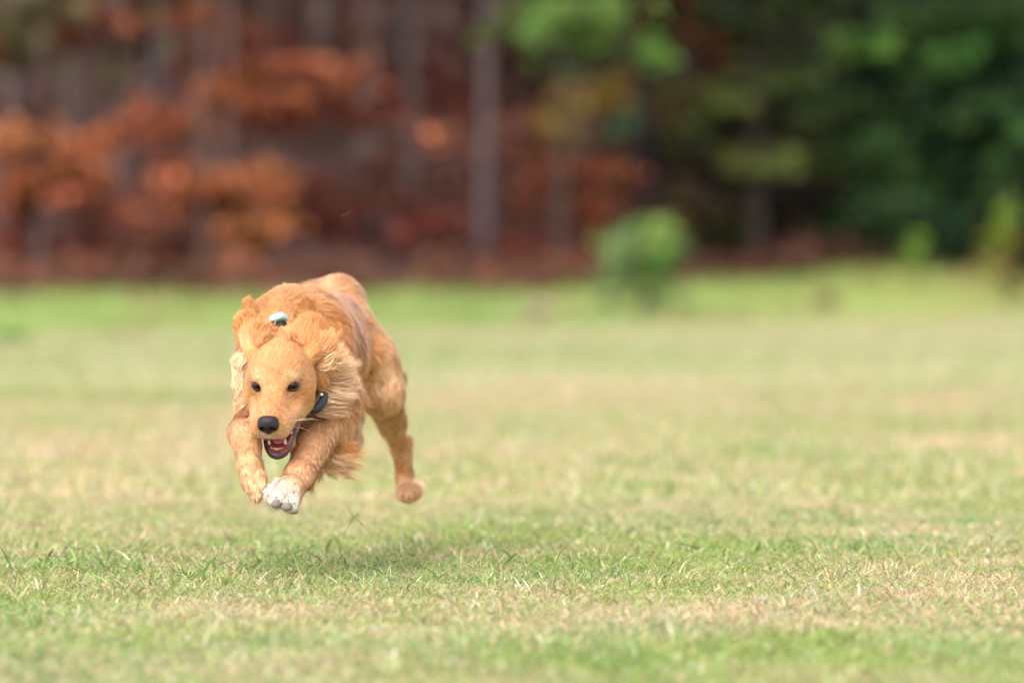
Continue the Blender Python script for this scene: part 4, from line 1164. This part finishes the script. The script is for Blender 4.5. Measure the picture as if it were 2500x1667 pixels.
        link("eyelid", bb.mesh("eyelid", lid_m), eo)

    M_ = lambda x, y, z: H(x - .0028, y, z)
    # ---- mouth: lower lip, tongue, gum, teeth
    lip_m = mat_simple("lip", (.060, .026, .036), .3, .6, bump=(500, .5), vary=.35)
    lp = [M_(.0405, -.006, -.058),M_(.0365, .010, -.073),M_(.031, .026, -.088),M_(.026, .042, -.0995),M_(.018, .055, -.1055),M_(.007, .060, -.107),M_(-.004, .056, -.1055),M_(-.013, .044, -.100),M_(-.018, .030, -.091),M_(-.024, .010, -.078),M_(-.033, -.006, -.064)]
    pth = smooth_path(lp, 60)
    lb = Bag(); lb.add(*tube(pth, np.interp(np.linspace(0, 1, 60), [0, .12, .3, .5, .7, 1], [.002, .0030, .0044, .0064, .005, .0025]), 10, sq=1.25))
    link("lower_lip", lb.mesh("lower_lip", lip_m), dog)
    up_ = smooth_path([H(.0405, -.006, -.058), H(.0365, .020, -.062), H(.029, .048, -.065), H(.016, .072, -.066), H(0, .080, -.064), H(-.016, .072, -.066), H(-.029, .048, -.064)], 50)
    lb = Bag(); lb.add(*tube(up_, np.linspace(.0022, .0018, 50), 8, sq=1.1))
    link("upper_lip", lb.mesh("upper_lip", lip_m), dog)
    tm = mat_simple("tongue", (.50, .10, .12), .35, .5, bump=(700, .3), vary=.15)
    tg = [E_(M_(.007, .008, -.088), (.015, .034, .0075), HM, k=.004), E_(M_(.007, .030, -.091), (.013, .016, .006), HM, k=.004), E_(M_(.024, .012, -.078), (.010, .014, .007), HM, k=.004), E_(M_(.007, .02, -.079), (.0012, .04, .003), HM, k=.003, sub=True)]
    c = M_(.007, .01, -.088); g = .0014
    v_, q_ = surface_nets(tg, np.arange(c[0] - .05, c[0] + .05, g), np.arange(c[1] - .055, c[1] + .055, g), np.arange(c[2] - .05, c[2] + .05, g))
    link("tongue", make_mesh("tongue", polish(tg, v_, 2)[0], [q_], mat=tm), dog)
    # palate and back of the mouth
    pm = mat_simple("palate", (.22, .03, .04), .4, .5, bump=(400, .6), vary=.2)
    tg = [E_(M_(.001, .025, -.060), (.026, .046, .006), HM, k=.004), E_(M_(.004, -.014, -.075), (.030, .012, .020), HM, k=.008)] 
    v_, q_ = surface_nets(tg, np.arange(c[0] - .06, c[0] + .06, g), np.arange(c[1] - .085, c[1] + .085, g), np.arange(c[2] - .05, c[2] + .07, g))
    link("palate", make_mesh("palate", polish(tg, v_, 2)[0], [q_], mat=pm), dog)
    gm = mat_simple("gum", (.30, .07, .08), .35, .5, vary=.2)
    gp = smooth_path([M_(.029, .026, -.086), M_(.025, .038, -.094), M_(.016, .050, -.099), M_(.007, .053, -.100), M_(-.002, .050, -.099), M_(-.009, .040, -.094), M_(-.015, .026, -.086)], 30)
    lb = Bag(); lb.add(*tube(gp, .0042, 8)); link("gum", lb.mesh("gum", gm), dog)
    tooth_m = mat_simple("tooth", (.80, .70, .50), .25, .5, vary=.1)
    def tooth(p, d, L, w):
        pp = np.array([p + d * L * t for t in (0, .35, .7, 1)])
        bb = Bag(); bb.add(*tube(pp, np.array([w, w * .85, w * .5, w * .12]), 8))
        link("tooth", bb.mesh("tooth", tooth_m), dog)
    up = HU
    tooth(M_(.0190, .043, -.094), unit(up + HF * .15 + HX * .18), .0125, .0032)
    tooth(M_(-.0085, .043, -.094), unit(up + HF * .15 - HX * .10), .0110, .0032)
    for i, x in enumerate(np.linspace(-.0035, .0165, 6)):
        yb = .0535 - ((x - .0065) / .011) ** 2 * .003
        tooth(M_(x, yb + .0015, -.1005), unit(up + HF * .3), .0066, .0030)
    for (x, y, z) in ((.0285, .024, -.083),):
        tooth(M_(x, y, z), up, .006, .0028)

    # ---- claws and pads
    claw_m = mat_simple("claw", (.09, .075, .07), .35, .5, vary=.3)
    pad_m = mat_simple("paw_pad", (.21, .175, .155), .7, .3, bump=(700, .9), vary=.25)
    def claw(a, b, w=.0022):
        m_ = (a + b) / 2 + np.array([0, -.001, .001])
        bb = Bag(); bb.add(*tube(smooth_path([a, m_, b], 6), np.linspace(w, w * .2, 6), 7))
        link("claw", bb.mesh("claw", claw_m), dog)
    claw(P(609, 1197, 9.952), P(611, 1208, 9.948)); claw(P(621, 1216, 9.950), P(624, 1229, 9.944)); claw(P(633, 1214, 9.950), P(636, 1226, 9.945)); claw(P(642, 1191, 9.952), P(645, 1202, 9.948))
    claw(P(632, 1112, 9.972), P(644, 1128, 9.964), .0026)
    claw(P(676, 1212, 9.855), P(672, 1217, 9.845), .0015); claw(P(703, 1221, 9.850), P(705, 1227, 9.840), .0016); claw(P(718, 1228, 9.855), P(721, 1234, 9.846), .0015)
    claw(P(982, 1210, 11.02), P(982, 1217, 11.0), .002); claw(P(998, 1213, 11.01), P(998, 1220, 10.99), .002)
    def pad(c, r):
        g = .0012
        pr = [E_(c, r, k=.003)]
        v_, q_ = surface_nets(pr, np.arange(c[0] - r[0] - .004, c[0] + r[0] + .004, g), np.arange(c[1] - r[1] - .004, c[1] + r[1] + .004, g), np.arange(c[2] - r[2] - .004, c[2] + r[2] + .004, g))
        v_ = polish(pr, v_, 2)[0]
        link("paw_pad", make_mesh("paw_pad", v_, [q_], mat=pad_m), dog)
    pad(P(674, 1229, 9.855), (.0085, .007, .0080)); pad(P(701, 1237, 9.853), (.0100, .007, .0075)); pad(P(717, 1248, 9.862), (.0085, .007, .0050)); pad(P(689, 1224, 9.860), (.004, .006, .0065))

    # ---- collar with buckle and tag
    nc = P(703, 884, 10.16); ax = unit(P(713, 850, 10.33) - P(697, 884, 10.12))
    A_ = unit(np.cross(ax, [0, 0, 1.0])); B_ = np.cross(A_, ax)
    if B_[2] < 0: B_ = -B_
    if A_[0] < 0: A_ = -A_
    col_m = mat_simple("collar_webbing", (.030, .032, .034), .8, .3, bump=(600, .6), vary=.3)
    th = np.linspace(0, 2 * np.pi, 72, endpoint=False)
    rx, rz_ = .0695, .0735
    V_ = []
    for t in th:
        o_ = nc + A_ * rx * math.cos(t) + B_ * rz_ * math.sin(t)
        n_ = unit(A_ * math.cos(t) + B_ * math.sin(t))
        for (u, v) in ((-.0115, 0), (-.0115, .003), (.0115, .003), (.0115, 0)):
            V_.append(o_ + ax * u + n_ * v)
    a = np.arange(72 * 4).reshape(72, 4)
    q = np.stack([a, np.roll(a, -1, 1), np.roll(np.roll(a, -1, 1), -1, 0), np.roll(a, -1, 0)], -1).reshape(-1, 4)
    collar = link("collar", make_mesh("collar", np.array(V_), [q], mat=col_m, smooth=False), dog)
    collar["label"] = "dark webbing collar mostly hidden in the fur"
    def box_at(c, X, Y, Z, sx, sy, sz, bev=.3):
        """rounded slab: superellipsoid"""
        n1, n2 = 16, 28; vv = []
        f = lambda w, m: np.sign(w) * abs(w) ** m
        for i in range(n1 + 1):
            p_ = -np.pi / 2 + np.pi * i / n1
            for j in range(n2):
                t = 2 * np.pi * j / n2
                vv.append(c + X * sx * f(math.cos(p_), bev) * f(math.cos(t), bev) + Y * sy * f(math.cos(p_), bev) * f(math.sin(t), bev) + Z * sz * f(math.sin(p_), bev))
        a = np.arange((n1 + 1) * n2).reshape(n1 + 1, n2)
        q = np.stack([a[:-1], np.roll(a[:-1], -1, 1), np.roll(a[1:], -1, 1), a[1:]], -1).reshape(-1, 4)
        return np.array(vv), q
    # teal tag case riding on the top of the collar
    tc = P(680, 778, 10.105)
    X = unit(P(699, 771, 10.11) - P(661, 785, 10.12)); Yv = unit(np.cross(X, [0, 0, 1.0])); Zv = np.cross(X, Yv); Zv = Zv if Zv[2] > 0 else -Zv
    Yv = unit(Yv * .92 + Zv * .38); Zv = unit(np.cross(X, Yv)); Zv = Zv if Zv[2] > 0 else -Zv
    v_, q_ = box_at(tc, X, Yv, Zv, .0145, .0115, .0062, .35)
    link("tag", make_mesh("tag", v_, [q_], mat=mat_simple("teal_tag", (.30, .60, .56), .35, .5, vary=.06)), collar)
    bm_ = Bag()
    for (u0, w0, u1, w1) in ((-.009, -.001, -.004, .003), (-.005, -.002, .0, .002), (.006, .0, .009, .003), (.007, .003, .010, .000)):
        f0 = Yv * (-1 if Yv[1] > 0 else 1)
        a0 = tc + f0 * .0045 + Zv * .0061 + X * u0 + f0 * w0; a1 = tc + f0 * .0045 + Zv * .0061 + X * u1 + f0 * w1
        bm_.add(*tube(np.array([a0, (a0 + a1) / 2, a1]), .0005, 5))
    link("tag_marking", bm_.mesh("tag_marking", mat_simple("tag_print", (.08, .12, .14), .5)), collar)
    v_, q_ = box_at(P(682, 795, 10.108), X, Yv, Zv, .0135, .010, .006, .5)
    link("tag_strap", make_mesh("tag_strap", v_, [q_], mat=mat_simple("tag_strap", (.012, .012, .013), .7)), collar)
    # buckle end at the cheek
    bp = smooth_path([P(757, 1006, 10.055), P(775, 996, 10.058), P(789, 978, 10.068), P(792, 962, 10.078)], 16)
    bb = Bag(); bb.add(*tube(bp, np.interp(np.linspace(0, 1, 16), [0, .3, 1], [.006, .0085, .0075]), 10, sq=1.0))
    bk = link("buckle", bb.mesh("buckle", mat_simple("buckle_plastic", (.022, .022, .024), .5, .3, bump=(300, .8), vary=.5)), collar)
    v_, q_ = box_at(P(785, 963, 10.062), HX, HF, HU, .0028, .0028, .0028, 1.0)
    link("stud", make_mesh("stud", v_, [q_], mat=mat_simple("stud_metal", (.6, .6, .62), .25, .8)), collar)

def build_clippings():
    m = mat_vcol("clipping", .6)
    for (px, py, d, pts, lab) in ((845, 523, 10.3, [(-12, 2), (0, 1), (8, -4), (11, -13)], "curved grass clipping in the air high above the dog's back"),
                             (758, 598, 10.25, [(-14, -2), (-2, 0), (12, 1)], "short straight grass clipping in the air above the dog's shoulders"),
                             (1030, 610, 10.4, [(-10, 6), (0, 0), (12, -3)], "faint grass clipping in the air right of the dog's rump")):
        k = d / FPX; c = P(px, py, d)
        b = Bag(); b.add(*tube(smooth_path([c + np.array([u * k, u * k * .5, -v * k]) for u, v in pts], 10), np.linspace(.00028, .00014, 10), 5), col=(.16, .12, .09))
        o = link("grass_clipping", b.mesh("grass_clipping", m), at=c)
        tag(o, lab, "grass clipping")

build_ground()
build_grass()
build_stalks()
build_trees()
build_dog()
build_clippings()
